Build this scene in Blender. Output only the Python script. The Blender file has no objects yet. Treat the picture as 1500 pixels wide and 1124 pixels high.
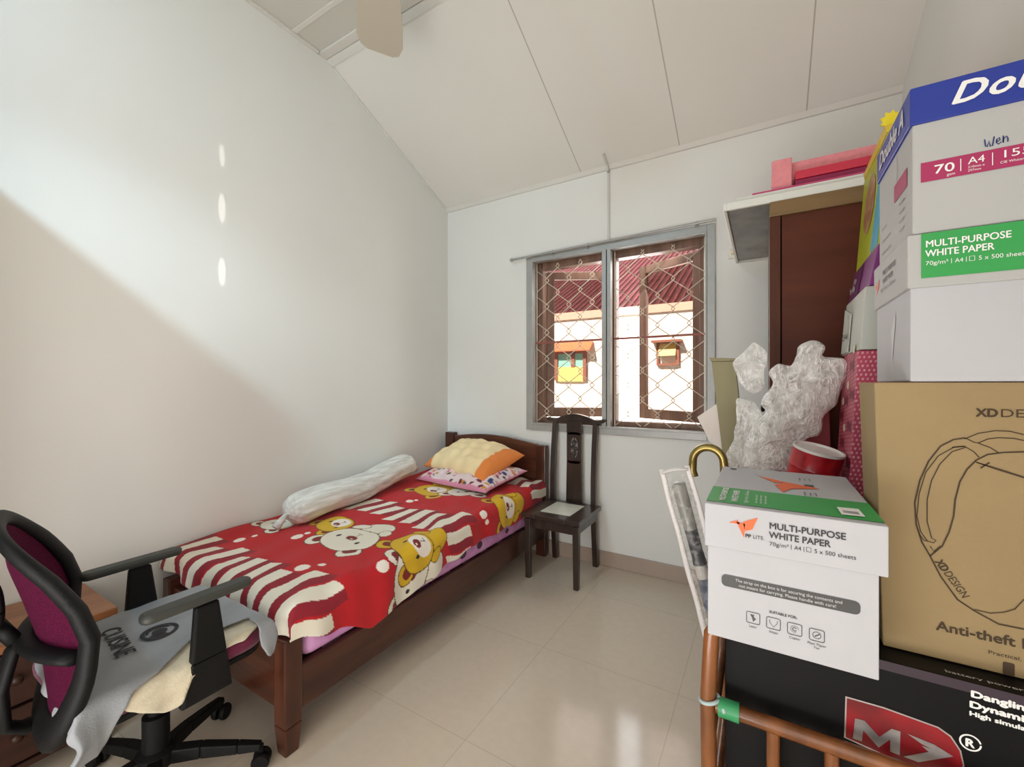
import bpy, bmesh, math, random
import numpy as np
from mathutils import Vector, Matrix
R = math.radians
random.seed(7)
COL = bpy.context.scene.collection
SC = bpy.context.scene

# ------------------------------------------------------------------ materials
def lin(c):
    out = []
    for v in c[:3]:
        v = v / 255.0
        out.append(v / 12.92 if v <= 0.04045 else ((v + 0.055) / 1.055) ** 2.4)
    return (*out, 1.0)

def mat(name, c, rough=0.6, metal=0.0, spec=0.5, var=0.0, vscale=8.0, bump=0.0, bscale=60.0,
        sheen=0.0, coat=0.0, c2=None, stretch=None, emit=None, estr=0.0, detail=3.0):
    m = bpy.data.materials.new(name); m.use_nodes = True
    nt = m.node_tree; b = nt.nodes['Principled BSDF']
    b.inputs['Base Color'].default_value = lin(c)
    b.inputs['Roughness'].default_value = rough
    b.inputs['Metallic'].default_value = metal
    b.inputs['Specular IOR Level'].default_value = spec
    b.inputs['Coat Weight'].default_value = coat
    b.inputs['Sheen Weight'].default_value = sheen
    if emit:
        b.inputs['Emission Color'].default_value = lin(emit); b.inputs['Emission Strength'].default_value = estr
    tc = nt.nodes.new('ShaderNodeTexCoord'); mp = nt.nodes.new('ShaderNodeMapping')
    nt.links.new(tc.outputs['Object'], mp.inputs['Vector'])
    if stretch: mp.inputs['Scale'].default_value = stretch
    if var > 0 or c2:
        n = nt.nodes.new('ShaderNodeTexNoise'); n.inputs['Scale'].default_value = vscale; n.inputs['Detail'].default_value = detail
        nt.links.new(mp.outputs['Vector'], n.inputs['Vector'])
        r = nt.nodes.new('ShaderNodeValToRGB')
        a = lin(c); k = lin(c2) if c2 else tuple(x * (1 - var) for x in a[:3]) + (1,)
        r.color_ramp.elements[0].position = 0.35; r.color_ramp.elements[1].position = 0.65
        r.color_ramp.elements[0].color = k; r.color_ramp.elements[1].color = a
        nt.links.new(n.outputs['Fac'], r.inputs['Fac']); nt.links.new(r.outputs['Color'], b.inputs['Base Color'])
    if bump > 0:
        n2 = nt.nodes.new('ShaderNodeTexNoise'); n2.inputs['Scale'].default_value = bscale; n2.inputs['Detail'].default_value = 4
        nt.links.new(mp.outputs['Vector'], n2.inputs['Vector'])
        bp = nt.nodes.new('ShaderNodeBump'); bp.inputs['Strength'].default_value = bump; bp.inputs['Distance'].default_value = 0.01
        nt.links.new(n2.outputs['Fac'], bp.inputs['Height']); nt.links.new(bp.outputs['Normal'], b.inputs['Normal'])
    return m

def wood(name, c, c2, axis='z', rough=0.35, coat=0.2, scale=18, spec=.4):
    st = {'x': (0.12, 1, 1), 'y': (1, 0.12, 1), 'z': (1, 1, 0.12)}[axis]
    return mat(name, c, rough, c2=c2, vscale=scale, stretch=st, coat=coat, detail=6, bump=0.06, bscale=scale * 2, spec=spec if coat else .2)

def painted(name, rough=0.8, bump=0.15, bscale=300, sheen=0.0):
    m = mat(name, (255, 255, 255), rough, bump=bump, bscale=bscale, sheen=sheen, spec=0.2)
    nt = m.node_tree; a = nt.nodes.new('ShaderNodeVertexColor'); a.layer_name = 'ink'
    nt.links.new(a.outputs['Color'], nt.nodes['Principled BSDF'].inputs['Base Color'])
    return m

def clear(name, tint, ior=1.45, alpha=0.12, rough=0.02):
    """thin see-through sheet: tinted transparent mixed with a gloss by fresnel"""
    m = bpy.data.materials.new(name); m.use_nodes = True; nt = m.node_tree; nt.nodes.clear()
    o = nt.nodes.new('ShaderNodeOutputMaterial'); t = nt.nodes.new('ShaderNodeBsdfTransparent'); g = nt.nodes.new('ShaderNodeBsdfGlossy')
    f = nt.nodes.new('ShaderNodeFresnel'); mx = nt.nodes.new('ShaderNodeMixShader')
    t.inputs['Color'].default_value = lin(tint); g.inputs['Roughness'].default_value = rough
    f.inputs['IOR'].default_value = ior
    nt.links.new(f.outputs[0], mx.inputs[0]); nt.links.new(t.outputs[0], mx.inputs[1]); nt.links.new(g.outputs[0], mx.inputs[2])
    nt.links.new(mx.outputs[0], o.inputs[0])
    return m

M = {}
# --------------------------------------------------------------- mesh builder
class MB:
    def __init__(s): s.v = []; s.f = []; s.seg = []
    def add(s, vs, fs):
        o = len(s.v); s.v += [tuple(p) for p in vs]; s.f += [tuple(i + o for i in q) for q in fs]; return s
    def box(s, x0, x1, y0, y1, z0, z1):
        vs = [(x, y, z) for z in (z0, z1) for y in (y0, y1) for x in (x0, x1)]
        return s.add(vs, [(0, 2, 3, 1), (4, 5, 7, 6), (0, 1, 5, 4), (2, 6, 7, 3), (0, 4, 6, 2), (1, 3, 7, 5)])
    def hexa(s, b, t):      # two quads, bottom and top, same winding (counter-clockwise from above)
        return s.add(list(b) + list(t), [(3, 2, 1, 0), (4, 5, 6, 7), (0, 1, 5, 4), (1, 2, 6, 5), (2, 3, 7, 6), (3, 0, 4, 7)])
    def prism(s, poly, off):   # planar polygon of 3d points pushed along off
        n = len(poly); off = Vector(off)
        a = [Vector(p) for p in poly]; b = [p + off for p in a]
        fs = [tuple(range(n - 1, -1, -1)), tuple(range(n, 2 * n))] + [(i, (i + 1) % n, n + (i + 1) % n, n + i) for i in range(n)]
        return s.add(a + b, fs)
    def tube(s, pts, r, n=10, cap=True, flat=1.0):
        pts = [Vector(p) for p in pts]; k = len(pts)
        rs = r if isinstance(r, (list, tuple)) else [r] * k
        t0 = (pts[1] - pts[0]).normalized()
        up = Vector((0, 0, 1)) if abs(t0.z) < 0.9 else Vector((0, 1, 0))
        a = t0.cross(up).normalized(); vs = []
        for i, p in enumerate(pts):
            t = (pts[min(i + 1, k - 1)] - pts[max(i - 1, 0)]).normalized()
            a = (a - t * a.dot(t)).normalized(); b = t.cross(a)
            for j in range(n):
                w = 2 * math.pi * j / n
                vs.append(p + (a * math.cos(w) + b * math.sin(w) * flat) * rs[i])
        fs = [(i * n + j, i * n + (j + 1) % n, (i + 1) * n + (j + 1) % n, (i + 1) * n + j) for i in range(k - 1) for j in range(n)]
        if cap: fs += [tuple(range(n - 1, -1, -1)), tuple((k - 1) * n + j for j in range(n))]
        return s.add(vs, fs)
    def lathe(s, prof, c=(0, 0, 0), n=32, axis=None):
        ax = (axis or Vector((0, 0, 1))).normalized() if axis else Vector((0, 0, 1))
        q = Vector((0, 0, 1)).rotation_difference(ax); vs = []
        for r_, z in prof:
            for j in range(n):
                w = 2 * math.pi * j / n
                vs.append(Vector(c) + q @ Vector((r_ * math.cos(w), r_ * math.sin(w), z)))
        k = len(prof)
        fs = [(i * n + j, i * n + (j + 1) % n, (i + 1) * n + (j + 1) % n, (i + 1) * n + j) for i in range(k - 1) for j in range(n)]
        fs += [tuple(range(n - 1, -1, -1)), tuple((k - 1) * n + j for j in range(n))]
        return s.add(vs, fs)
    def poly(s, o, ux, uy, pts, lift=0.0008):      # flat polygon printed on a face
        o, ux, uy = Vector(o), Vector(ux), Vector(uy); n = ux.cross(uy).normalized() * lift
        return s.add([o + ux * a + uy * b + n for a, b in pts], [tuple(range(len(pts)))])
    def stroke(s, o, ux, uy, pts, w, lift=0.0009):  # flat ribbon printed on a face
        o, ux, uy = Vector(o), Vector(ux), Vector(uy); n = ux.cross(uy).normalized() * lift
        P = [Vector(p) for p in pts]; vs = []
        for i, p in enumerate(P):
            t = (P[min(i + 1, len(P) - 1)] - P[max(i - 1, 0)])
            if t.length < 1e-9: t = Vector((1, 0))
            t.normalize(); d = Vector((-t.y, t.x)) * w / 2
            for q in (p + d, p - d): vs.append(o + ux * q.x + uy * q.y + n)
        return s.add(vs, [(2 * i, 2 * i + 1, 2 * i + 3, 2 * i + 2) for i in range(len(P) - 1)])
    def text(s, txt, o, ux, uy, size, bold=0.0, shear=0.0, sx=1.0, width=None, lift=0.0009, align='LEFT', space=1.0):
        cu = bpy.data.curves.new('t', 'FONT'); cu.body = txt; cu.size = 1.0; cu.shear = shear; cu.offset = min(bold, 0); cu.align_x = align; cu.space_character = space
        cu.resolution_u = 3
        ob = bpy.data.objects.new('t', cu); COL.objects.link(ob)
        dg = bpy.context.evaluated_depsgraph_get(); dg.update()
        me = bpy.data.meshes.new_from_object(ob.evaluated_get(dg))
        s.seg.append((len(s.v), len(s.f)))
        vs = [v.co * size for v in me.vertices]; fs = [tuple(p.vertices) for p in me.polygons]
        bpy.data.objects.remove(ob); bpy.data.curves.remove(cu); bpy.data.meshes.remove(me)
        if not vs: return s
        if width:
            w0 = max(v.x for v in vs) - min(v.x for v in vs); sx = width / w0
        o, ux, uy = Vector(o), Vector(ux), Vector(uy); n = ux.cross(uy).normalized() * lift
        sh = [(0, 0)] if bold <= 0 else [(0, 0), (bold, 0), (-bold, 0), (0, bold * .8), (0, -bold * .8)]     # heavier strokes
        for q, (dx, dy) in enumerate(sh): s.add([o + ux * (v.x * sx + dx) + uy * (v.y + dy) + n * (1 + .03 * q) for v in vs], fs)
        return s
    def build(s, name, m, parent=None, smooth=False, bevel=0.0, label=None, origin=None, subd=0, seg=2):
        if name == 'printed_lettering' and len(s.seg) > 1:      # every printed line is a part of its own
            cuts = [(0, 0)] + s.seg[1:] + [(len(s.v), len(s.f))]; last = None
            for (v0, f0), (v1, f1) in zip(cuts[:-1], cuts[1:]):
                q = MB(); q.v = s.v[v0:v1]; q.f = [tuple(i - v0 for i in t) for t in s.f[f0:f1]]
                if q.f: last = q.build(name, m, parent)
            return last
        me = bpy.data.meshes.new(name)
        if parent is not None: org = Vector(parent['_o'])
        else: org = Vector(origin) if origin is not None else Vector((0, 0, 0))
        me.from_pydata([tuple(Vector(p) - org) for p in s.v], [], s.f); me.update()
        bm = bmesh.new(); bm.from_mesh(me); bmesh.ops.recalc_face_normals(bm, faces=bm.faces); bm.to_mesh(me); bm.free()
        if m is not None: me.materials.append(m)
        ob = bpy.data.objects.new(name, me); COL.objects.link(ob)
        if parent is not None: ob.parent = parent
        else: ob.location = org
        ob['_o'] = tuple(org)
        if smooth:
            for p in me.polygons: p.use_smooth = True
            if smooth == 'auto': me.set_sharp_from_angle(angle=R(35))
        if bevel > 0:
            b = ob.modifiers.new('bevel', 'BEVEL'); b.width = bevel; b.segments = seg; b.limit_method = 'ANGLE'; b.angle_limit = R(40)
        if subd:
            d = ob.modifiers.new('sub', 'SUBSURF'); d.levels = subd; d.render_levels = subd
        if label: ob['label'] = label
        return ob

def thing(name, label, cat, loc, group=None):
    o = bpy.data.objects.new(name, None); COL.objects.link(o); o.location = loc; o['_o'] = tuple(loc)
    o.empty_display_size = 0.1
    return tag(o, label, cat, group)
def tag(o, label, cat, group=None, kind=None):
    o['label'] = label; o['category'] = cat
    if group: o['group'] = group
    if kind: o['kind'] = kind
    return o
def struct(o):
    o['kind'] = 'structure'; return o

def setcolors(ob, cols):
    """per-vertex colours (n x 3, linear) as attribute 'ink'"""
    a = ob.data.color_attributes.new('ink', 'FLOAT_COLOR', 'POINT')
    arr = np.ones((len(ob.data.vertices), 4), dtype=np.float32); arr[:, :3] = cols
    a.data.foreach_set('color', arr.ravel())

X3, Y3, Z3 = (1, 0, 0), (0, 1, 0), (0, 0, 1)

# room numbers (metres)
LW, RW, BW, FW = -2.33, 0.59, 2.83, -1.15
ZC, ZB, YR = 3.26, 2.72, 1.65
def zslope(y): return ZB + (BW - y) * (ZC - ZB) / (BW - YR)

# ------------------------------------------------------------------ shell
def wall_mat():
    return mat('wall_paint', (236, 236, 231), 0.75, spec=0.25, var=0.03, vscale=1.5, bump=0.05, bscale=180)
M['wall'] = wall_mat()
M['trim'] = mat('white_trim', (225, 223, 215), 0.5)
# floor tiles
fm = bpy.data.materials.new('floor_tile'); fm.use_nodes = True; nt = fm.node_tree; b = nt.nodes['Principled BSDF']
tc = nt.nodes.new('ShaderNodeTexCoord'); mp = nt.nodes.new('ShaderNodeMapping'); mp.inputs['Location'].default_value = (0.904 - 0.0015, -1.19 - 0.0015, 0)
br = nt.nodes.new('ShaderNodeTexBrick'); br.offset = 0; br.squash = 1
br.inputs['Scale'].default_value = 1; br.inputs['Brick Width'].default_value = 0.603; br.inputs['Row Height'].default_value = 0.61
br.inputs['Mortar Size'].default_value = 0.0016; br.inputs['Mortar Smooth'].default_value = 0.1; br.inputs['Bias'].default_value = 0
br.inputs['Color1'].default_value = lin((226, 212, 192)); br.inputs['Color2'].default_value = lin((223, 209, 189)); br.inputs['Mortar'].default_value = lin((204, 189, 170))
nz = nt.nodes.new('ShaderNodeTexNoise'); nz.inputs['Scale'].default_value = 30; nz.inputs['Detail'].default_value = 5
mxc = nt.nodes.new('ShaderNodeMixRGB'); mxc.blend_type = 'MULTIPLY'; mxc.inputs[0].default_value = 0.12
nt.links.new(tc.outputs['Object'], mp.inputs[0]); nt.links.new(mp.outputs[0], br.inputs[0]); nt.links.new(tc.outputs['Object'], nz.inputs['Vector'])
nt.links.new(br.outputs['Color'], mxc.inputs[1]); nt.links.new(nz.outputs['Fac'], mxc.inputs[2]); nt.links.new(mxc.outputs[0], b.inputs['Base Color'])
b.inputs['Roughness'].default_value = 0.13; b.inputs['Specular IOR Level'].default_value = 0.5
struct(MB().box(LW - .1, RW + .1, FW - .1, BW + .15, -0.06, 0).build('floor', fm))
# ceiling with panel seams in the material
def ceiling_mat(x0, step):
    m = mat('ceiling_board', (236, 234, 226), 0.8, spec=0.2, var=0.03, vscale=1.2)
    nt = m.node_tree; b = nt.nodes['Principled BSDF']
    tc = nt.nodes.new('ShaderNodeTexCoord'); sp = nt.nodes.new('ShaderNodeSeparateXYZ'); nt.links.new(tc.outputs['Object'], sp.inputs[0])
    def math_(op, a, bb):
        n = nt.nodes.new('ShaderNodeMath'); n.operation = op
        if hasattr(a, 'links'): nt.links.new(a, n.inputs[0])
        else: n.inputs[0].default_value = a
        if bb is not None: n.inputs[1].default_value = bb
        return n.outputs[0]
    q = math_('SUBTRACT', sp.outputs['X'], x0); q = math_('DIVIDE', q, step); q = math_('ADD', q, 0.5); q = math_('FRACT', q, None); q = math_('SUBTRACT', q, 0.5); q = math_('ABSOLUTE', q, None)
    seam = math_('LESS_THAN', q, 0.0032 / step)
    mk = nt.nodes.new('ShaderNodeMath'); mk.operation = 'MULTIPLY'; nt.links.new(seam, mk.inputs[0]); nt.links.new(math_('GREATER_THAN', sp.outputs['X'], x0 - .3), mk.inputs[1]); seam = mk.outputs[0]
    src = b.inputs['Base Color'].links[0].from_socket
    mx = nt.nodes.new('ShaderNodeMixRGB'); mx.blend_type = 'MIX'; mx.inputs[2].default_value = lin((190, 186, 176))
    nt.links.new(seam, mx.inputs[0]); nt.links.new(src, mx.inputs[1]); nt.links.new(mx.outputs[0], b.inputs['Base Color'])
    return m
M['ceil'] = ceiling_mat(-1.111, 0.652)
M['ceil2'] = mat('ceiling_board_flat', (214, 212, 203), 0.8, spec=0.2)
struct(MB().prism([(LW - .1, YR, ZC), (LW - .1, BW + .35, zslope(BW + .35)), (LW - .1, BW + .35, zslope(BW + .35) + .06), (LW - .1, YR, ZC + .06)], (RW - LW + .2, 0, 0)).build('ceiling', M['ceil']))
struct(MB().box(LW - .1, RW + .1, FW - .1, YR, ZC, ZC + .06).build('ceiling', M['ceil2']))
# walls
prof = [(FW - .1, 0), (BW, 0), (BW, ZB), (YR, ZC), (FW - .1, ZC)]
struct(MB().prism([(LW, y, z) for y, z in prof], (-.1, 0, 0)).build('wall_left', M['wall']))
struct(MB().prism([(RW, y, z) for y, z in prof], (.1, 0, 0)).build('wall_right', M['wall']))
struct(MB().box(LW, RW, FW - .1, FW, 0, ZC).build('wall_front', M['wall']))
WX0, WX1, WZ0, WZ1 = -1.507, -0.303, 0.945, 2.168
YB = BW + .13
wb = MB().box(LW - .1, WX0, BW, YB, 0, ZB).box(WX1, RW + .1, BW, YB, 0, ZB).box(WX0, WX1, BW, YB, 0, WZ0).box(WX0, WX1, BW, YB, WZ1, ZB)
struct(wb.build('wall_back', M['wall']))
M['skirt'] = mat('baseboard_tile', (178, 160, 146), 0.25, var=0.06)
struct(MB().box(LW, RW, BW - .012, BW, 0, .10).build('baseboard_back', M['skirt'], bevel=.003))
struct(MB().box(LW, LW + .012, FW, BW - .012, 0, .10).build('baseboard_left', M['skirt'], bevel=.003))
struct(MB().prism([(LW, BW, ZB - .012), (LW, BW - .014, ZB - .012), (LW, BW - .03, zslope(BW - .03)), (LW, BW, ZB)], (RW - LW, 0, 0)).build('trim_1', M['trim']))
struct(MB().prism([(LW, YR + .012, zslope(YR + .012) - .006), (LW, YR + .05, zslope(YR + .05) - .006), (LW, YR + .05, zslope(YR + .05)), (LW, YR + .012, ZC)], (RW - LW, 0, 0)).build('trim_2', M['trim']))
struct(MB().box(LW, RW, YR - .045, YR + .008, ZC - .012, ZC).build('trim_3', M['trim'], bevel=.003))
struct(MB().box(LW, LW + .022, FW, YR - .05, ZC - .014, ZC).build('trim_4', M['trim'], bevel=.003))
struct(MB().box(LW + .022, RW, 1.425, 1.452, ZC - .006, ZC).build('trim_5', M['trim'], bevel=.002))
sl = Vector((0, BW - YR, ZB - ZC)).normalized()
def slope_strip(x0, x1, t):
    a = Vector((x0, YR + .06, zslope(YR + .06))); b_ = Vector((x0, BW - .04, zslope(BW - .04)))
    nrm = Vector((0, sl.z, -sl.y)) * t
    return MB().prism([a, b_, b_ + nrm, a + nrm], (x1 - x0, 0, 0))
struct(slope_strip(LW, LW + .014, .008).build('trim_6', M['trim']))

# ------------------------------------------------------------------ window
M['alu'] = mat('silver_aluminium', (172, 172, 168), 0.4, metal=0.3, var=0.08, vscale=20)
M['wframe'] = wood('window_timber', (132, 100, 82), (102, 74, 60), 'z', 0.5, 0.1)
M['grille'] = mat('cream_steel', (205, 192, 172), 0.45, metal=0.2)
M['grillebar'] = mat('red_oxide_bar', (150, 84, 72), 0.5)
M['glass'] = clear('tinted_pane', (178, 164, 158), 1.45)
win = struct(bpy.data.objects.new('window_1', None)); COL.objects.link(win); win.location = (-.9, BW, WZ0); win['_o'] = (-.9, BW, WZ0)
fo = (-1.552, -.258, .902, 2.213); w = .046
f = MB()
f.box(fo[0], fo[0] + w, BW - .022, BW, fo[2], fo[3]).box(fo[1] - w, fo[1], BW - .022, BW, fo[2], fo[3])
f.box(fo[0] + w, fo[1] - w, BW - .022, BW, fo[2], fo[2] + w).box(fo[0] + w, fo[1] - w, BW - .022, BW, fo[3] - w, fo[3])
# inner lip
f.box(WX0, WX0 + .010, BW - .03, BW + .02, WZ0, WZ1).box(WX1 - .010, WX1, BW - .03, BW + .02, WZ0, WZ1)
f.box(WX0 + .01, WX1 - .01, BW - .03, BW + .02, WZ1 - .010, WZ1).box(WX0 + .01, WX1 - .01, BW - .03, BW + .02, WZ0, WZ0 + .012)
f.build('window_frame', M['alu'], win, bevel=.002)
MB().box(-.958, -.928, BW - .034, BW + .02, WZ0, WZ1).box(-.924, -.898, BW - .028, BW + .02, WZ0, WZ1).build('mullion', M['alu'], win, bevel=.002)
t = MB()
yt0, yt1 = BW + .05, BW + .125
t.box(WX0, WX0 + .06, yt0, yt1, WZ0, WZ1).box(WX1 - .05, WX1, yt0, yt1, WZ0, WZ1).box(WX0 + .045, WX1 - .045, yt0, yt1, WZ1 - .055, WZ1).box(WX0 + .045, WX1 - .045, yt0, yt1, WZ0, WZ0 + .045)
t.box(-.955, -.885, yt0, yt1, WZ0 + .045, WZ1 - .055)
t.build('timber_frame', M['wframe'], win, bevel=.004)
def casement(hx, width, ang, sgn):
    z0, z1 = WZ0 + .05, WZ1 - .06; th = .035; st = .058
    T = Matrix.Translation((hx, yt1 - .012, 0)) @ Matrix.Rotation(ang * sgn, 4, 'Z')
    m = MB(); q = lambda a, b_: (min(a, b_), max(a, b_))
    for (a, b_, c, d) in ((0, st, z0, z1), (width - st, width, z0, z1), (st, width - st, z1 - st, z1), (st, width - st, z0, z0 + st * 1.2)):
        x0, x1 = q(sgn * a, sgn * b_); m.box(x0, x1, 0, th, c, d)
    m.v = [tuple(T @ Vector(p)) for p in m.v]
    c = m.build('casement', M['wframe'], win, bevel=.004)
    g = MB(); x0, x1 = q(sgn * st, sgn * (width - st)); g.add([(x0, .017, z0 + st), (x1, .017, z0 + st), (x1, .017, z1 - st), (x0, .017, z1 - st)], [(0, 1, 2, 3)])
    g.v = [tuple(T @ Vector(p)) for p in g.v]; g.build('pane', M['glass'], c)
casement(WX0 + .062, .48, R(27), 1)
casement(WX1 - .052, .50, R(27), -1)
# security grille: zigzag rods
def grille(x0, x1, name):
    g = MB(); y = BW + .032; per = .196; amp = .058
    n = 6; stepx = (x1 - x0) / n
    for i in range(n):
        for sg in ((1, -1)[i % 2],):
            cx = x0 + stepx * (i + .5); pts = []; z = WZ0 + .02; k = 0
            while z < WZ1 - .02:
                ph = ((z - WZ0) / per) % 1.0
                tri = 1 - 4 * abs(ph - .5)
                tri = max(-.92, min(.92, tri)) * sg
                xx = min(max(cx + tri * amp * 1.12, x0 + .004), x1 - .004)
                pts.append((xx, y + (0.004 if sg > 0 else -.004), z)); z += per / 20
            g.tube(pts, .0032, 6)
    g.tube([(x0 + .006, y, WZ0 + .01), (x0 + .006, y, WZ1 - .01)], .0045, 6).tube([(x1 - .006, y, WZ0 + .01), (x1 - .006, y, WZ1 - .01)], .0045, 6)
    ob = g.build('security_grille', M['grille'], win)
    MB().box(x0, x1, y - .005, y + .007, 1.55, 1.564).build('crossbar', M['grillebar'], ob, bevel=.002)
grille(WX0 + .012, -.962, 'l'); grille(-.893, WX1 - .012, 'r')
# curtain rod
rod = thing('curtain_rod', 'thin silver curtain rod fixed along the top of the window frame', 'curtain rod', (-.95, BW - .04, 2.2))
MB().tube([(-1.655, BW - .045, 2.196), (-.25, BW - .045, 2.225)], .008, 10).build('rod', M['alu'], rod, smooth='auto')
MB().lathe([(.004, 0), (.012, .004), (.014, .014), (.008, .026), (.002, .03)], (-1.655, BW - .045, 2.196), 12, Vector((-1, 0, -.02))).build('finial', M['alu'], rod, smooth=True)
for x in (-1.33, -1.06, -.36):
    zz = 2.196 + (x + 1.655) / 1.405 * .029
    MB().box(x - .008, x + .008, BW - .055, BW - .022, zz - .012, zz - .006).box(x - .008, x + .008, BW - .028, BW - .022, zz - .02, zz + .018).build('bracket', M['alu'], rod, bevel=.001)
# cable cover
cb = MB().box(-.926, -.910, BW - .010, BW, 2.216, ZB - .02)
cb.prism([(-.926, BW - .04, zslope(BW - .04)), (-.926, BW - .12, zslope(BW - .12)), (-.926, BW - .12, zslope(BW - .12) - .012), (-.926, BW - .04, zslope(BW - .04) - .012)], (.016, 0, 0))
cb.box(-.926, -.910, BW - .04, BW, ZB - .032, ZB + .01)
tag(cb.build('cable_trunking', mat('trunking_plastic', (205, 202, 196), .5), origin=(-.918, BW, 2.216), bevel=.002), 'thin white plastic cable trunking running from window top up to the ceiling', 'cable cover')
# wall socket/plug
pl = thing('wall_hook', 'small white plastic wall hook high beside the wardrobe top', 'hook', (-.163, BW, 2.0))
MB().box(-.19, -.135, BW - .012, BW, 1.99, 2.045).build('plate', mat('white_plastic', (235, 232, 220), .4), pl, bevel=.004)
MB().tube([(-.163, BW - .012, 2.02), (-.163, BW - .04, 2.015), (-.165, BW - .05, 2.03)], [.01, .008, .006], 10).build('peg', mat('ivory_plastic', (238, 225, 190), .4), pl, smooth=True)

# ------------------------------------------------------------------ outside
M['hwall'] = mat('sunlit_render', (250, 246, 238), .9, var=.03, vscale=2)
M['tile'] = None
def roof_mat():
    m = mat('red_roof_sheet', (132, 72, 74), .6, var=.3, vscale=6)
    nt = m.node_tree; w_ = nt.nodes.new('ShaderNodeTexWave'); w_.wave_type = 'BANDS'; w_.bands_direction = 'X'; w_.inputs['Scale'].default_value = 3.2; w_.inputs['Distortion'].default_value = 0.4
    tc = nt.nodes.new('ShaderNodeTexCoord'); nt.links.new(tc.outputs['Object'], w_.inputs['Vector'])
    bp = nt.nodes.new('ShaderNodeBump'); bp.inputs['Strength'].default_value = 1; bp.inputs['Distance'].default_value = .05
    nt.links.new(w_.outputs['Fac'], bp.inputs['Height']); nt.links.new(bp.outputs['Normal'], nt.nodes['Principled BSDF'].inputs['Normal'])
    mx = nt.nodes.new('ShaderNodeMixRGB'); mx.blend_type = 'MULTIPLY'; mx.inputs[0].default_value = .55
    bs = nt.nodes['Principled BSDF'].inputs['Base Color']; src = bs.links[0].from_socket
    nt.links.new(src, mx.inputs[1]); nt.links.new(w_.outputs['Fac'], mx.inputs[2]); nt.links.new(mx.outputs[0], bs)
    return m
M['tile'] = roof_mat()
hs = thing('neighbour_house', 'sunlit white house with red roof seen through the window', 'house', (-2, 6, -.5))
MB().box(-9, 5, 6.0, 6.15, -.5, 2.30).build('wall', M['hwall'], hs)
MB().prism([(-9, 5.985, 2.27), (-9, 9.5, 4.0), (-9, 9.5, 4.08), (-9, 5.985, 2.33)], (14, 0, 0)).build('roof', M['tile'], hs)
MB().box(-9, 5, 5.97, 5.984, 2.22, 2.33).build('fascia', mat('fascia_pink', (226, 188, 168), .7), hs)
yel = mat('yellow_frame', (236, 220, 128), .5); teal = mat('teal_glass', (150, 218, 204), .15); brn = mat('brown_jamb', (150, 96, 78), .6)
w1 = MB().box(-2.80, -2.74, 5.95, 6.0, 1.30, 1.74).box(-2.52, -2.46, 5.95, 6.0, 1.5, 1.74).box(-2.33, -2.28, 5.95, 6.0, 1.30, 1.74).box(-2.74, -2.33, 5.95, 6.0, 1.70, 1.74).build('window_frame', brn, hs)
MB().box(-2.74, -2.33, 5.97, 5.99, 1.5, 1.70).build('pane', teal, w1)
MB().box(-2.74, -2.33, 5.96, 5.99, 1.28, 1.5).build('panel', yel, w1)
MB().prism([(-2.9, 5.98, 1.84), (-2.9, 5.84, 1.73), (-2.9, 5.84, 1.75), (-2.9, 5.98, 1.88)], (.72, 0, 0)).build('awning', mat('orange_awning', (226, 128, 84), .7), hs)
w2 = MB().box(-1.27, -1.24, 5.95, 6.0, 1.50, 1.80).box(-1.02, -.98, 5.95, 6.0, 1.50, 1.80).box(-1.24, -1.02, 5.95, 6.0, 1.49, 1.52).box(-1.32, -.94, 5.85, 6.0, 1.80, 1.83).build('window_frame', brn, hs)
lv = MB()
for a, b_ in ((-1.24, -1.13), (-1.13, -1.02)):
    lv.hexa([(a, 5.90, 1.62), (b_, 5.90, 1.62), (b_, 5.92, 1.62), (a, 5.92, 1.62)], [(a, 5.98, 1.79), (b_, 5.98, 1.79), (b_, 6.0, 1.79), (a, 6.0, 1.79)])
lv.build('louvre', yel, w2)
gm = mat('outside_paving', (190, 184, 172), .9, var=.15, vscale=1)
struct(MB().box(-14, 10, YB, 14, -.62, -.5).build('ground', gm))

# ------------------------------------------------------------------ ceiling fan
M['fan'] = mat('fan_beige', (198, 190, 172), .5); M['fanm'] = mat('fan_motor', (225, 222, 212), .35)
FX, FY, FZ = -1.075, .945, 2.88
fan = thing('ceiling_fan', 'beige ceiling fan blade reaching below the ridge of the white ceiling', 'ceiling fan', (FX, FY, FZ))
MB().tube([(FX, FY, FZ + .08), (FX, FY, ZC)], .014, 12).lathe([(.06, ZC - .09), (.062, ZC - .03), (.03, ZC)], (FX, FY, 0), 24).build('down_rod', M['fanm'], fan, smooth='auto')
MB().lathe([(.03, -.06), (.09, -.05), (.115, 0), (.11, .05), (.05, .085)], (FX, FY, FZ), 32).build('motor', M['fanm'], fan, smooth=True)
for k in range(3):
    a = R(137 + 120 * k); T = Matrix.Translation((FX, FY, FZ)) @ Matrix.Rotation(a, 4, 'Z') @ Matrix.Rotation(R(9), 4, 'X')
    m = MB(); out = []
    xs = [.16, .2, .35, .55, .68, .735, .755]; ws = [.05, .065, .082, .10, .106, .09, .06]
    up = [(x, w_) for x, w_ in zip(xs, ws)]; dn = [(x, -w_) for x, w_ in zip(xs[::-1], ws[::-1])]
    m.prism([(x, y, -.003) for x, y in up + dn], (0, 0, .006)); m.v = [tuple(T @ Vector(p)) for p in m.v]
    bl = m.build('blade', M['fan'], fan, bevel=.001)
    m2 = MB().box(.09, .22, -.02, .02, -.008, -.003); m2.v = [tuple(T @ Vector(p)) for p in m2.v]; m2.build('blade_iron', M['fanm'], bl)

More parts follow.
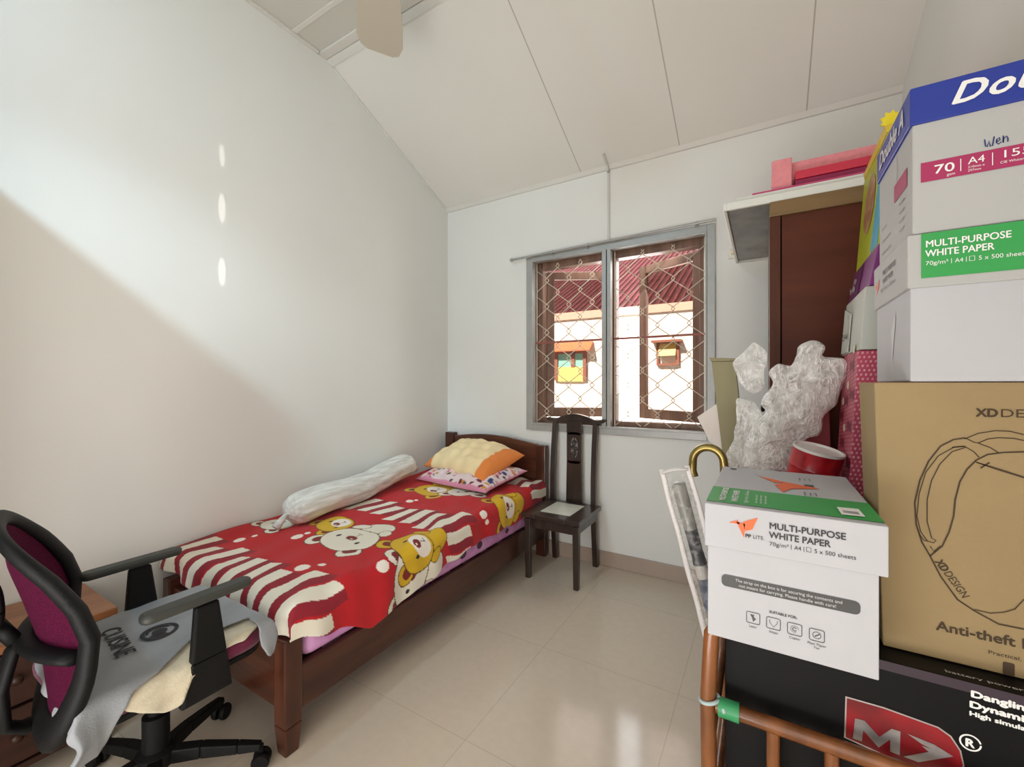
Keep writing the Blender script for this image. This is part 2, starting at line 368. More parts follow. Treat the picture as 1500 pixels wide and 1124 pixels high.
# ------------------------------------------------------------------ bed
M['bed'] = wood('bed_wood', (82, 44, 30), (56, 29, 20), 'y', .32, .3)
M['bedv'] = wood('bed_wood_upright', (96, 52, 34), (64, 33, 22), 'z', .32, .3)
M['bedx'] = wood('bed_wood_across', (100, 56, 38), (72, 38, 26), 'x', .32, .3)
bx0, bx1, by0, by1 = -2.285, -1.36, .815, 2.80
bed = thing('single_bed', 'dark brown wooden single bed along the left wall under a red bear cover', 'bed', ((bx0 + bx1) / 2, (by0 + by1) / 2, 0))
for x0, x1 in ((bx0, bx0 + .065), (bx1 - .065, bx1)):
    MB().hexa([(x0 + .008, by0 + .008, 0), (x1 - .008, by0 + .008, 0), (x1 - .008, by0 + .057, 0), (x0 + .008, by0 + .057, 0)],
              [(x0, by0, .10), (x1, by0, .10), (x1, by0 + .065, .10), (x0, by0 + .065, .10)]).box(x0, x1, by0, by0 + .065, .10, .392).build('leg', M['bedv'], bed, bevel=.006)
MB().box(bx0 + .065, bx1 - .065, by0 + .015, by0 + .045, .14, .36).build('foot_rail', M['bedx'], bed, bevel=.004)
for x0, x1 in ((bx0 + .005, bx0 + .03), (bx1 - .03, bx1 - .004)):
    MB().box(x0, x1, by0 + .065, by1 - .06, .135, .285).build('side_rail', M['bed'], bed, bevel=.004)
sb = MB()
for i in range(11): sb.box(bx0 + .03, bx1 - .03, by0 + .1 + i * .17, by0 + .17 + i * .17, .255, .275)
sb.build('slats', M['bedx'], bed)
for x0, x1, zt in ((bx0, bx0 + .085, .848), (bx1 - .075, bx1, .80)):
    MB().box(x0, x1, by1 - .06, by1, 0, zt).build('headboard_post', M['bedv'], bed, bevel=.006)
hp = [(bx0 + .085, .30)] + [(bx0 + .085 + (bx1 - bx0 - .16) * i / 20, .805 + .045 * math.sin(math.pi * min(1, (i / 20) * .9 + .12))) for i in range(21)] + [(bx1 - .075, .30)]
MB().prism([(x, by1 - .045, z) for x, z in hp], (0, .03, 0)).build('headboard', M['bedx'], bed, bevel=.003)

# mattress with lilac sheet
M['lilac'] = mat('lilac_sheet', (222, 164, 214), .85, c2=(204, 138, 196), vscale=14, bump=.15, bscale=40, spec=.2)
mm = MB().box(-2.322, bx1 - .004, by0 + .07, by1 - .065, .287, .498)
mo = mm.build('mattress', M['lilac'], None, origin=(-1.84, 1.8, .287), smooth=True, bevel=.045, seg=5)
tag(mo, 'mattress in a lilac sheet showing below the red cover on the bed', 'mattress')
spm = mat('spot_print', (86, 60, 78), .85)
for yy, zz, rr in ((1.78, .352, .028), (1.93, .352, .026), (2.22, .345, .02)):
    MB().add([(bx1 - .002, yy + rr * math.cos(a_), zz + rr * .8 * math.sin(a_)) for a_ in [2 * math.pi * j / 14 for j in range(14)]], [tuple(range(14))]).build('printed_spot', spm, mo)

# bed cover, painted mesh
def srgb(c): return np.array(lin(c)[:3], dtype=np.float32)
RED, DRED, CREAM, YEL, OUT, BRN, WHT, BLK = map(srgb, ((196, 36, 42), (150, 40, 52), (240, 234, 216), (222, 180, 40), (92, 62, 30), (132, 46, 44), (250, 240, 228), (50, 40, 40)))
def ell(px, py, cx, cy, rx, ry, ang=0.0):
    c_, s_ = math.cos(ang), math.sin(ang); dx, dy = px - cx, py - cy
    return ((dx * c_ + dy * s_) / rx) ** 2 + ((-dx * s_ + dy * c_) / ry) ** 2
def bear(col, px, py, cx, cy, up, s, fur, body=False):
    """cartoon teddy face; up = angle of the head's top direction in cover plane"""
    a = up - math.pi / 2; ca, sa = math.cos(a), math.sin(a)
    def pt(u, v): return cx + (u * ca - v * sa) * s, cy + (u * sa + v * ca) * s
    def put(u, v, rx, ry, c, ol=0.0, ang=0.0):
        x, y = pt(u, v)
        if ol: col[ell(px, py, x, y, rx * s + ol, ry * s + ol, a + ang) < 1] = OUT
        col[ell(px, py, x, y, rx * s, ry * s, a + ang) < 1] = c
    if body:
        put(.05, -1.25, .62, .55, fur, .004); put(-.62, -1.0, .2, .34, fur, .004, .6); put(.72, -1.0, .2, .34, fur, .004, -.6)
    for u in (-.92, .92):
        put(u, .68, .40, .38, fur, .005); put(u * .97, .62, .24, .22, BRN)
    put(0, 0, 1.12, .86, fur, .005)
    put(0, -.30, .62, .46, WHT if fur is not CREAM else fur)
    put(0, -.08, .22, .16, BRN); put(-.05, -.03, .06, .04, CREAM)
    for u in (-.52, .52): put(u, .08, .075, .10, BLK)
    put(.02, -.38, .02, .12, BLK); put(.08, -.50, .12, .025, BLK)
def paint(px, py):
    col = np.tile(RED, (px.size, 1))
    def stripes(y0, y1, ofs, seed, step=.106, wf=.55, xa=-2.4, xb=-.9, wav=.02):
        rng = random.Random(seed); k = 0; x = xa + ofs
        while x < xb:
            e0 = y0 + rng.uniform(-wav, wav); e1 = y1 + rng.uniform(-2 * wav, 2 * wav)
            e0 = np.where(True, e0, 0); ww = step * wf
            xw = px + .012 * np.sin(py * 14 + k)
            tilt = (xw - x) * .35
            inb = (py > e0 + tilt) & (py < e1 + tilt * .6)
            col[inb & (xw > x + ww) & (xw < x + step)] = DRED
            col[inb & (xw > x) & (xw < x + ww)] = CREAM
            x += step; k += 1
    stripes(.2, 1.0, .05, 3)
    stripes(1.60, 1.83, .02, 5)
    stripes(2.50, 3.0, .03, 8)
    # bears
    bear(col, px, py, -1.892, 1.425, R(-112), .104, YEL)
    bear(col, px, py, -1.655, 1.325, R(-96), .132, CREAM, True)
    bear(col, px, py, -1.235, 1.37, R(-100), .118, CREAM, True)
    bear(col, px, py, -1.350, 1.425, R(-95), .112, YEL, True)
    bear(col, px, py, -1.885, 2.165, R(-100), .128, YEL, True)
    bear(col, px, py, -1.655, 2.245, R(-80), .122, CREAM)
    bear(col, px, py, -1.305, 2.19, R(-95), .115, YEL, True)
    bear(col, px, py, -2.17, 1.27, R(-95), .09, CREAM, True)
    for x, y, r in ((-1.894, 1.219, .026), (-1.889, 1.27, .014), (-1.564, 1.024, .027), (-1.529, 1.083, .015), (-1.336, 1.222, .028), (-1.344, 1.279, .016),
                    (-1.846, 1.916, .022), (-1.828, 1.952, .012), (-1.33, 1.95, .026), (-1.28, 1.965, .014), (-2.12, 1.06, .024), (-2.1, 1.12, .013)):
        col[ell(px, py, x, y, r, r * 1.05) < 1] = WHT
    return col
NU, NV = 300, 520
HY = np.array([.80, .90, 1.017, 1.10, 1.16, 1.25, 1.33, 1.425, 1.641, 1.903, 2.336, 2.52, 2.75]); HZ = np.array([.405, .385, .352, .312, .285, .300, .315, .318, .362, .380, .372, .42, .45])
tt = np.linspace(0, 1, NU); vv = np.linspace(0, 2.10, NV)
T2, V2 = np.meshgrid(tt, vv, indexing='ij')
xL, xR, rc = -2.318, -1.405, .055
yF, yE = .885, 2.735     # top starts / ends along the length
footdrop = .058
# along the length: first part hangs over the foot
Lf = footdrop + rc * math.pi / 2
def roll(d, r):     # d = distance past the flat; returns (forward, drop)
    arc = r * math.pi / 2
    a = np.clip(d / r, 0, math.pi / 2)
    return np.where(d <= 0, d, r * np.sin(a)), np.where(d <= 0, 0, r * (1 - np.cos(a)) + np.maximum(0, d - arc))
vflat = Lf
yy_ = yF + (V2 - Lf)
fd_fwd, fd_drop = roll(Lf - V2, rc)
Yp = np.where(V2 >= Lf, np.minimum(yy_, yE), yF - fd_fwd)
ztop = .508 + .035 * np.clip((Yp - .9) / 1.4, 0, 1) + .012 * np.clip((Yp - 2.3) / .3, 0, 1)
hem = np.interp(Yp, HY, HZ)
smax = (xR - xL) + rc * math.pi / 2 + np.maximum(.01, ztop - rc - hem)
S2 = T2 * smax
sd_fwd, sd_drop = roll(S2 - (xR - xL), rc)
Xp = xR + sd_fwd
Zp = ztop - np.sqrt(sd_drop ** 2 + fd_drop ** 2)
Zp = np.where(fd_drop > 0, np.maximum(Zp, .394), Zp)
under = np.clip(sd_drop / .12, 0, 1) * (1 - .85 * np.clip((Yp - 2.15) / .15, 0, 1))
# cloth waviness
Zp += .004 * np.sin(Xp * 9 + Yp * 4) + .003 * np.sin(Yp * 17 - Xp * 6) + .0025 * np.sin(Xp * 31 + Yp * 9)
# long drag folds toward the right-hand side
fold = np.sin((Yp * 1.0 + Xp * .75) * 34) * np.exp(-((Xp + 1.40) / .16) ** 2)
Zp += .006 * fold
Xp = Xp + under * (.006 * np.sin(Yp * 22) + .004 * np.sin(Yp * 41 + 1)) + under * .010
ff = np.clip(fd_drop / .1, 0, 1)
Yp2 = Yp - ff * (.012 + .010 * np.sin(Xp * 24) + .006 * np.sin(Xp * 47))
Zp -= ff * (.012 * np.sin(Xp * 7 + 2) - .02 * np.clip((-1.75 - Xp) / .5, 0, 1))
Px = xL + S2; Py = yF + (V2 - Lf) + .012 * np.sin(Px * 6)
verts = np.stack([Xp, Yp2, Zp], -1).reshape(-1, 3)
cols = paint(Px.ravel() + .02, Py.ravel())
o0 = np.array([-1.84, 1.8, .50])
idx = np.arange(NU * NV).reshape(NU, NV)
quads = np.stack([idx[:-1, :-1], idx[1:, :-1], idx[1:, 1:], idx[:-1, 1:]], -1).reshape(-1, 4)
me = bpy.data.meshes.new('bed_cover'); me.from_pydata((verts - o0).tolist(), [], quads.tolist()); me.update()
me.polygons.foreach_set('use_smooth', np.ones(len(me.polygons), dtype=bool))
M['cover'] = painted('cotton_print', .8, .12, 420, .1)
me.materials.append(M['cover'])
cov = bpy.data.objects.new('bed_cover', me); COL.objects.link(cov); cov.location = o0; setcolors(cov, cols)
sol = cov.modifiers.new('solid', 'SOLIDIFY'); sol.thickness = .004; sol.offset = -1
tag(cov, 'red and white striped cover with cartoon bears spread over the bed', 'bed cover')

# pillows: superellipse cushions with painted print
def pillow(name, L, W, H, loc, rot, painter, label, m, n=90, k=60, sag=0.0, part=None):
    us = np.linspace(-1, 1, n); vs = np.linspace(-1, 1, k); U, V = np.meshgrid(us, vs, indexing='ij')
    prof_ = (np.clip(1 - np.abs(U) ** 3.2, 0, 1) ** .6) * (np.clip(1 - np.abs(V) ** 3.0, 0, 1) ** .6)
    shr = 1 - .05 * (1 - np.abs(V) ** 2) * np.abs(U) ** 4
    shr2 = 1 - .06 * (1 - np.abs(U) ** 2) * np.abs(V) ** 4
    wr = .006 * np.sin(U * 11 + V * 4) + .005 * np.sin(V * 13 - U * 7) + .004 * np.sin(U * 23 + 2 * V)
    Xc, Yc = U * L / 2 * shr, V * W / 2 * shr2
    Zt = H * .62 * prof_ + wr * prof_ - sag * U * U; Zb = -H * .38 * prof_ * .9 - sag * U * U
    top = np.stack([Xc, Yc, Zt], -1).reshape(-1, 3); bot = np.stack([Xc, Yc, Zb], -1).reshape(-1, 3)
    idx = np.arange(n * k).reshape(n, k)
    q = np.stack([idx[:-1, :-1], idx[1:, :-1], idx[1:, 1:], idx[:-1, 1:]], -1).reshape(-1, 4)
    me = bpy.data.meshes.new(name); me.from_pydata(np.vstack([top, bot]).tolist(), [], np.vstack([q, q[:, ::-1] + n * k]).tolist())
    bm = bmesh.new(); bm.from_mesh(me); bmesh.ops.remove_doubles(bm, verts=bm.verts, dist=1e-5); bm.to_mesh(me); bm.free()
    me.polygons.foreach_set('use_smooth', np.ones(len(me.polygons), dtype=bool)); me.materials.append(m)
    ob = bpy.data.objects.new(name, me); COL.objects.link(ob); ob.location = loc; ob.rotation_euler = rot; ob['_o'] = tuple(loc)
    co = np.empty(len(me.vertices) * 3, dtype=np.float32); me.vertices.foreach_get('co', co); co = co.reshape(-1, 3)
    setcolors(ob, painter(co[:, 0] / (L / 2), co[:, 1] / (W / 2)))
    tag(ob, label, 'pillow', 'pillows at the head of the bed'); return ob
def floral(u, v):
    c_ = np.tile(srgb((236, 214, 214)), (u.size, 1)); rng = random.Random(4)
    for i in range(330):
        x, y, r = rng.uniform(-1, 1), rng.uniform(-1, 1), rng.uniform(.012, .045)
        cc = srgb(rng.choice([(206, 90, 120), (120, 40, 60), (70, 80, 60), (60, 70, 120), (226, 150, 170), (214, 150, 60), (240, 230, 224)]))
        c_[ell(u, v, x, y, r, r * 1.6, rng.uniform(0, 3)) < 1] = cc
    c_[np.abs(v) > .90] = srgb((226, 150, 176)); c_[np.abs(u) > .95] = srgb((226, 150, 176))
    return c_
def orange(u, v):
    c_ = np.tile(srgb((250, 226, 176)), (u.size, 1)); w_ = .5 + .5 * np.sin(u * 16 + 2 * np.sin(v * 3))
    c_ = c_ * (.92 + .10 * w_[:, None])
    c_[np.abs(u) > .72] = srgb((236, 140, 70)); return c_
pillow('floral_pillow', .70, .44, .12, (-1.80, 2.435, .600), (R(9), R(-1), R(-9)), floral, 'flat white and pink floral print pillow lying under the orange one', M['cover'])
pillow('orange_pillow', .66, .42, .17, (-1.83, 2.50, .705), (R(18), R(2), R(-12)), orange, 'plump cream pillow with orange ends on top of the floral pillow', M['cover'], sag=.02)
# bolster
bl = []
M['bolster'] = mat('bolster_cotton', (232, 230, 222), .9, c2=(206, 203, 194), vscale=60, stretch=(1, .12, 1), bump=.5, bscale=36, spec=.15)
A = Vector((-2.085, 1.26, .585)); B = Vector((-2.205, 2.27, .66)); m = MB(); n = 40; pts = []; rad = []
for i in range(n + 1):
    q = i / n; p = A.lerp(B, q); p.z += .012 * math.sin(q * 9); p.x += .012 * math.sin(q * 5)
    e = min(q, 1 - q) / .07; rr = .092 * (math.sqrt(max(0, 1 - (1 - min(1, e)) ** 2)) * .93 + .07)
    rad.append(rr * (1 - .06 * math.exp(-((q - .58) / .03) ** 2))); pts.append(p)
m.tube(pts, rad, 40, True, .86)
vs = []
for i, p in enumerate(m.v):
    ring, j = divmod(i, 40); c0 = pts[ring]; d_ = Vector(p) - c0
    k = 1 + .035 * math.sin(j * 2 * math.pi / 40 * 9 + ring * .12) + .02 * math.sin(j * 2 * math.pi / 40 * 17 - ring * .3)
    vs.append(tuple(c0 + d_ * k))
m.v = vs
bo = m.build('bolster', M['bolster'], None, origin=(-2.14, 1.7, .53), smooth=True)
tag(bo, 'long grey-white bolster lying on the bed against the left wall', 'bolster')
for p0, d_ in ((A, A - B), (B, B - A)):
    d_ = d_.normalized(); tu = MB().tube([p0 + d_ * 0, p0 + d_ * .03 + Vector((0, 0, -.02)), p0 + d_ * .06 + Vector((.0, 0, -.045))], [.012, .016, .022], 14)
    tu.build('gathered_end', M['bolster'], bo, smooth=True)

# ------------------------------------------------------------------ dining chair
M['dark'] = wood('dark_rosewood', (64, 48, 40), (42, 30, 25), 'z', .3, .35)
M['darkx'] = wood('dark_rosewood_seat', (76, 60, 50), (52, 39, 32), 'x', .3, .35)
ch = thing('dining_chair', 'dark rosewood side chair with pale stone seat inlay in front of window', 'chair', (-1.19, 2.62, 0))
cx0, cx1, cyf, cyb = -1.344, -.952, 2.385, 2.795
for x in (cx0 + .012, cx1 - .05):
    MB().hexa([(x + .004, cyf + .004, 0), (x + .036, cyf + .004, 0), (x + .036, cyf + .036, 0), (x + .004, cyf + .036, 0)], [(x, cyf, .385), (x + .04, cyf, .385), (x + .04, cyf + .04, .385), (x, cyf + .04, .385)]).build('leg', M['dark'], ch, bevel=.004)
for x in (cx0 + .03, cx1 - .06):
    m = MB(); ys = [(0, cyb + .005), (.25, cyb - .025), (.42, cyb - .035), (.6, cyb - .035), (.8, cyb - .018), (.985, cyb + .008)]
    for (za, ya), (zb, yb) in zip(ys[:-1], ys[1:]):
        m.hexa([(x, ya - .033, za), (x + .034, ya - .033, za), (x + .034, ya, za), (x, ya, za)], [(x, yb - .033, zb), (x + .034, yb - .033, zb), (x + .034, yb, zb), (x, yb, zb)])
    m.build('leg', M['dark'], ch, label='dark rear leg rising into the back post')
# seat frame ring and inlay
sx0, sx1, sy0, sy1 = cx0 - .001, cx1 + .004, cyf - .022, cyb - .035
s_ = MB(); hw = .085
ix0, ix1, iy0, iy1 = sx0 + .095, sx1 - .095, sy0 + .085, sy1 - .06
s_.box(sx0, ix0, sy0, sy1, .395, .424).box(ix1, sx1, sy0, sy1, .395, .424).box(ix0, ix1, sy0, iy0, .395, .424).box(ix0, ix1, iy1, sy1, .395, .424)
st_ = s_.build('seat', M['darkx'], ch, bevel=.003)
MB().box(ix0 + .001, ix1 - .001, iy0 + .001, iy1 - .001, .400, .4255).build('stone_inlay', mat('pale_marble', (238, 238, 224), .3, c2=(224, 226, 210), vscale=6), st_, bevel=.001, label='pale grey-green stone panel set in seat')
ap = MB().box(cx0 + .03, cx1 - .03, cyf + .006, cyf + .026, .33, .396).box(cx0 + .02, cx0 + .04, cyf + .03, cyb - .07, .33, .396).box(cx1 - .04, cx1 - .02, cyf + .03, cyb - .07, .33, .396).box(cx0 + .05, cx1 - .05, cyb - .06, cyb - .04, .33, .396)
ap.build('apron', M['dark'], ch, bevel=.003)
# crest rail
pts = []; N = 24; cxm = (cx0 + cx1) / 2 + .0
up, lo = [], []
for i in range(N + 1):
    q = -1 + 2 * i / N; x = cxm + q * .222
    zt = 1.015 + .022 * (math.exp(-(q / .38) ** 2)) - .018 * math.exp(-((abs(q) - .72) / .2) ** 2) + .0 * q
    if abs(q) > .93: zt -= .010
    zl = 0.968 + .012 * abs(q) + (.0 if abs(q) < .93 else .012)
    up.append((x, cyb - .02, zt)); lo.append((x, cyb - .02, zl))
MB().prism(up + lo[::-1], (0, .034, 0)).build('crest_rail', M['dark'], ch, bevel=.005)
# splat with pierced carving
sp2 = MB(); ox, zc, rw, rh = cxm, .80, .030, .075
outer = [(-.058, .424), (.058, .424), (.055, .70), (.052, .97), (-.052, .97), (-.055, .70)]
# splat as four pieces round an oval opening
def oval(a_): return (ox + rw * math.cos(a_), zc + rh * math.sin(a_))
yS = cyb - .03
NN = 24
ring = [oval(2 * math.pi * j / NN) for j in range(NN)]
def edge(a_):
    dx, dz = math.cos(a_), math.sin(a_)
    tx = .054 / abs(dx) if abs(dx) > 1e-6 else 1e9; tz = .11 / abs(dz) if abs(dz) > 1e-6 else 1e9
    t_ = min(tx, tz); return (ox + dx * t_, zc + dz * t_)
rect = [edge(2 * math.pi * j / NN) for j in range(NN)]
for j in range(NN):
    k = (j + 1) % NN
    sp2.prism([(ring[j][0], yS, ring[j][1]), (rect[j][0], yS, rect[j][1]), (rect[k][0], yS, rect[k][1]), (ring[k][0], yS, ring[k][1])], (0, .014, 0))
sp2.prism([(ox - .060, yS, .40), (ox + .060, yS, .40), (ox + .054, yS, .708), (ox - .054, yS, .708)], (0, .014, 0)).prism([(ox - .054, yS, .892), (ox + .054, yS, .892), (ox + .056, yS, .985), (ox - .056, yS, .985)], (0, .014, 0))
spl = sp2.build('splat', M['dark'], ch)
cv = MB()
for k, (a0, dx, dz, r_) in enumerate(((0, 0, .035, .018), (1, -.010, 0, .016), (2, .012, -.005, .014), (3, 0, -.038, .018))):
    cv.tube([(ox + dx + r_ * (1 - .5 * j / 16) * math.cos(j * .6 + a0), yS + .006, zc + dz + r_ * (1 - .5 * j / 16) * math.sin(j * .6 + a0)) for j in range(17)], .0042, 6)
cv.tube([(ox, yS + .006, zc - .074), (ox + .004, yS + .006, zc), (ox, yS + .006, zc + .074)], .004, 6).tube([(ox - .03, yS + .006, zc + .01), (ox + .03, yS + .006, zc - .015)], .004, 6)
cv.build('carving', M['dark'], spl, smooth=True)

# ------------------------------------------------------------------ nightstand, and an unseen cupboard added to cast the diagonal wall shadow
M['ns'] = wood('nightstand_wood', (164, 108, 68), (140, 88, 54), 'y', .4, .15)
M['nsd'] = wood('nightstand_dark', (72, 42, 30), (52, 30, 22), 'y', .45, .1)
nx0, nx1, ny0, ny1 = -2.318, -1.965, .10, .572
ns = thing('nightstand', 'low brown wooden bedside table against left wall behind the office chair', 'bedside table', ((nx0 + nx1) / 2, (ny0 + ny1) / 2, 0))
MB().box(nx0, nx1, ny0, ny1, .435, .46).build('top', M['ns'], ns, bevel=.003)
nb = MB().box(nx0 + .01, nx1 - .015, ny0 + .01, ny0 + .028, .05, .434).box(nx0 + .01, nx1 - .015, ny1 - .03, ny1 - .012, .05, .434).box(nx0 + .01, nx0 + .025, ny0 + .028, ny1 - .03, .05, .434).box(nx0 + .025, nx1 - .015, ny0 + .028, ny1 - .03, .05, .07)
nb.build('carcass', M['nsd'], ns, bevel=.002)
for z0, z1 in ((.08, .25), (.26, .425)):
    d_ = MB().box(nx1 - .032, nx1 - .012, ny0 + .03, ny1 - .032, z0, z1).build('drawer', M['nsd'], ns, bevel=.003)
    MB().lathe([(.006, 0), (.006, .012), (.014, .016), (.014, .022), (.004, .026)], (nx1 - .013, (ny0 + ny1) / 2, (z0 + z1) / 2), 14, Vector((1, 0, 0))).build('knob', M['nsd'], d_, smooth=True)
for x in (nx0 + .012, nx1 - .05):
    for y in (ny0 + .012, ny1 - .045): MB().box(x, x + .033, y, y + .033, 0, .05).build('foot', M['nsd'], ns)
wd2 = thing('shadow_cupboard', 'unseen tall brown cupboard added by the left wall to cast its diagonal shadow', 'cupboard', (-2.02, -.36, 0))
MB().box(LW + .012, -1.84, -.72, -.02, .06, 2.235).build('carcass', M['nsd'], wd2, bevel=.003)
for y0, y1 in ((-.715, -.372), (-.368, -.025)):
    d_ = MB().box(-1.84, -1.82, y0, y1, .07, 2.22).build('door', M['nsd'], wd2, bevel=.003)
    MB().tube([(-1.815, y0 + .05 if y0 > -.5 else y1 - .05, 1.0), (-1.80, y0 + .05 if y0 > -.5 else y1 - .05, 1.06), (-1.815, y0 + .05 if y0 > -.5 else y1 - .05, 1.12)], .006, 8).build('handle', M['alu'], d_)
MB().box(LW + .03, -1.86, -.70, -.04, 0, .06).build('plinth', M['nsd'], wd2)

# ------------------------------------------------------------------ office chair
M['blk'] = mat('black_plastic', (11, 11, 12), .6, spec=.3, bump=.1, bscale=200)
M['arm'] = mat('armrest_pu', (62, 63, 58), .55, bump=.1, bscale=150)
M['maroon'] = mat('maroon_fabric', (112, 22, 62), .85, var=.25, vscale=120, sheen=.2)
M['mesh'] = mat('maroon_mesh', (84, 10, 48), .9, c2=(60, 7, 34), vscale=220, spec=.15)
OX, OY = -1.60, .555
oc = thing('office_chair', 'black and maroon mesh-back office chair draped with a grey shirt', 'office chair', (OX, OY, 0))
# base
for k in range(5):
    a = R(48 + 72 * k); d_ = Vector((math.cos(a), math.sin(a), 0)); n_ = Vector((-d_.y, d_.x, 0)); c = Vector((OX, OY, 0))
    m = MB(); secs = [(.03, .022, .13, .09), (.12, .021, .12, .085), (.22, .018, .098, .07), (.285, .015, .082, .062)]
    for (ra, wa, ta, ba), (rb, wb_, tb, bb) in zip(secs[:-1], secs[1:]):
        q = lambda r_, w_, z_: (c + d_ * r_ + n_ * w_ + Vector((0, 0, z_)))
        m.hexa([q(ra, wa, ba), q(ra, -wa, ba), q(rb, -wb_, bb), q(rb, wb_, bb)], [q(ra, wa * .8, ta), q(ra, -wa * .8, ta), q(rb, -wb_ * .8, tb), q(rb, wb_ * .8, tb)])
    leg = m.build('base_leg', M['blk'], oc, bevel=.004)
    cc = c + d_ * .285
    w_ = MB()
    for s_ in (-1, 1): w_.lathe([(.006, -.009), (.024, -.009), (.027, -.004), (.027, .004), (.024, .009), (.006, .009)], cc + n_ * .014 * s_ + Vector((0, 0, .027)), 20, n_)
    w_.tube([cc + Vector((0, 0, .03)), cc + Vector((0, 0, .075))], .007, 10)
    ca = w_.build('caster', M['blk'], leg, smooth='auto')
MB().lathe([(.045, .085), (.05, .10), (.05, .13), (.034, .14), (.034, .24), (.022, .245), (.022, .37), (.06, .372), (.06, .39)], (OX, OY, 0), 24).build('gas_column', M['blk'], oc, smooth='auto')
MB().box(OX - .11, OX + .11, OY - .13, OY + .10, .375, .405).build('mechanism', M['blk'], oc, bevel=.008)
# seat cushion
def rounded(x0, x1, y0, y1, r, n=6):
    p = []
    for cx_, cy_, a0 in ((x1 - r, y1 - r, 0), (x0 + r, y1 - r, 90), (x0 + r, y0 + r, 180), (x1 - r, y0 + r, 270)):
        for i in range(n + 1):
            a_ = R(a0 + 90 * i / n); p.append((cx_ + r * math.cos(a_), cy_ + r * math.sin(a_)))
    return p
SX0, SX1, SY0, SY1 = OX - .235, OX + .235, OY - .225, OY + .225
MB().prism([(x, y, .403) for x, y in rounded(SX0 + .01, SX1 - .01, SY0 + .01, SY1 - .01, .07)], (0, 0, .018)).build('seat_shell', M['blk'], oc, bevel=.004)
MB().prism([(x, y, .421) for x, y in rounded(SX0, SX1, SY0, SY1, .08)], (0, 0, .05)).build('seat', M['maroon'], oc, bevel=.02, smooth='auto', seg=4)
# arms
for s_ in (-1, 1):
    ax = OX + s_ * .232
    m = MB()
    m.hexa([(ax - .012, OY - .03, .36), (ax + .014, OY - .03, .36), (ax + .014, OY + .10, .36), (ax - .012, OY + .10, .36)],
           [(ax - .012, OY - .005, .47), (ax + .014, OY - .005, .47), (ax + .014, OY + .085, .47), (ax - .012, OY + .085, .47)])
    m.hexa([(ax - .012, OY - .005, .47), (ax + .014, OY - .005, .47), (ax + .014, OY + .085, .47), (ax - .012, OY + .085, .47)],
           [(ax - .010, OY + .005, .625), (ax + .012, OY + .005, .625), (ax + .012, OY + .065, .625), (ax - .010, OY + .065, .625)])
    m.box(min(OX + s_ * .10, ax), max(OX + s_ * .10, ax), OY - .02, OY + .08, .372, .40)
    am = m.build('arm_post', M['blk'], oc, bevel=.006)
    P_ = rounded(ax - .026, ax + .026, OY - .115, OY + .155, .024)
    pr = MB().prism([(x, y, .632) for x, y in P_], (0, 0, .024))
    pr.build('armrest', M['arm'], oc, bevel=.008, smooth='auto')
# back: frame and mesh follow the same bowed sheet
EV = np.array([0, .12, .28, .45, .62, .80, .92, 1.0]); EY = np.array([.345, .370, .388, .394, .378, .338, .300, .272]); EB = np.array([.022, .05, .075, .095, .10, .085, .055, .03])
def bsheet(u, v):          # u -1..1 across, v 0..1 up
    return Vector((OX + u * .235, float(np.interp(v, EV, EY)) - .042 * u - float(np.interp(v, EV, EB)) * (1 - min(1, abs(u)) ** 2.0), .392 + .515 * v))
def outline(a_):
    c_, s_ = math.cos(a_), math.sin(a_); e = 2 / 3.6
    u = math.copysign(abs(c_) ** e, c_); v = math.copysign(abs(s_) ** e, s_)
    wv = 1 - .10 * max(0, v) - .14 * max(0, -v)
    return u * wv, (v + 1) / 2
NB = 64
loop = [bsheet(*outline(2 * math.pi * j / NB)) for j in range(NB + 3)]
fr = MB().tube(loop, [.030 - .009 * math.sin(2 * math.pi * j / NB) for j in range(NB + 3)], 14, False, .62)
# cross brace
fr.tube([bsheet(-.93 + 1.86 * j / 16, .42) + Vector((0, -.012, 0)) for j in range(17)], .024, 10, True, .6)
bf = fr.build('back_frame', M['blk'], oc, smooth=True)
ms = MB(); GR = 26; ids = {}
vs = []; fs = []
for i in range(GR + 1):
    for j in range(GR + 1):
        a_, b_ = -1 + 2 * i / GR, -1 + 2 * j / GR
        # square to superellipse
        r_ = max(abs(a_), abs(b_))
        if r_ < 1e-6: u, v = 0, .5
        else:
            u, v = outline(math.atan2(b_, a_)); u, v = u * r_, .5 + (v - .5) * r_
        vs.append(bsheet(u, v) + Vector((0, .004, 0)))
for i in range(GR):
    for j in range(GR): fs.append((i * (GR + 1) + j, (i + 1) * (GR + 1) + j, (i + 1) * (GR + 1) + j + 1, i * (GR + 1) + j + 1))
ms.add(vs, fs).build('back_mesh', M['mesh'], oc, smooth=True)
# bracket spine
p1 = bsheet(0, .42) + Vector((0, -.02, 0)); OB = p1.y - OY
MB().tube([(OX, OY - .10, .385), (OX, OY - .27, .385), (OX, OY + OB - .03, .41), (OX, OY + OB - .035, .50), p1 + Vector((0, -.015, -.02)), p1], [.03, .03, .03, .03, .028, .024], 10, True, .5).build('back_support', M['blk'], oc, smooth=True)
kb = MB().tube([Vector((OX - .03, OY + OB - .03, .70)) + Vector((.055 * math.cos(R(a_)), -.01, .05 * math.sin(R(a_)))) for a_ in range(0, 361, 20)], .010, 8, False)
kb.tube([p1 + Vector((0, -.01, 0)), Vector((OX - .03, OY + OB - .035, .655))], .016, 8); kb.build('adjuster_loop', M['blk'], oc, smooth=True)

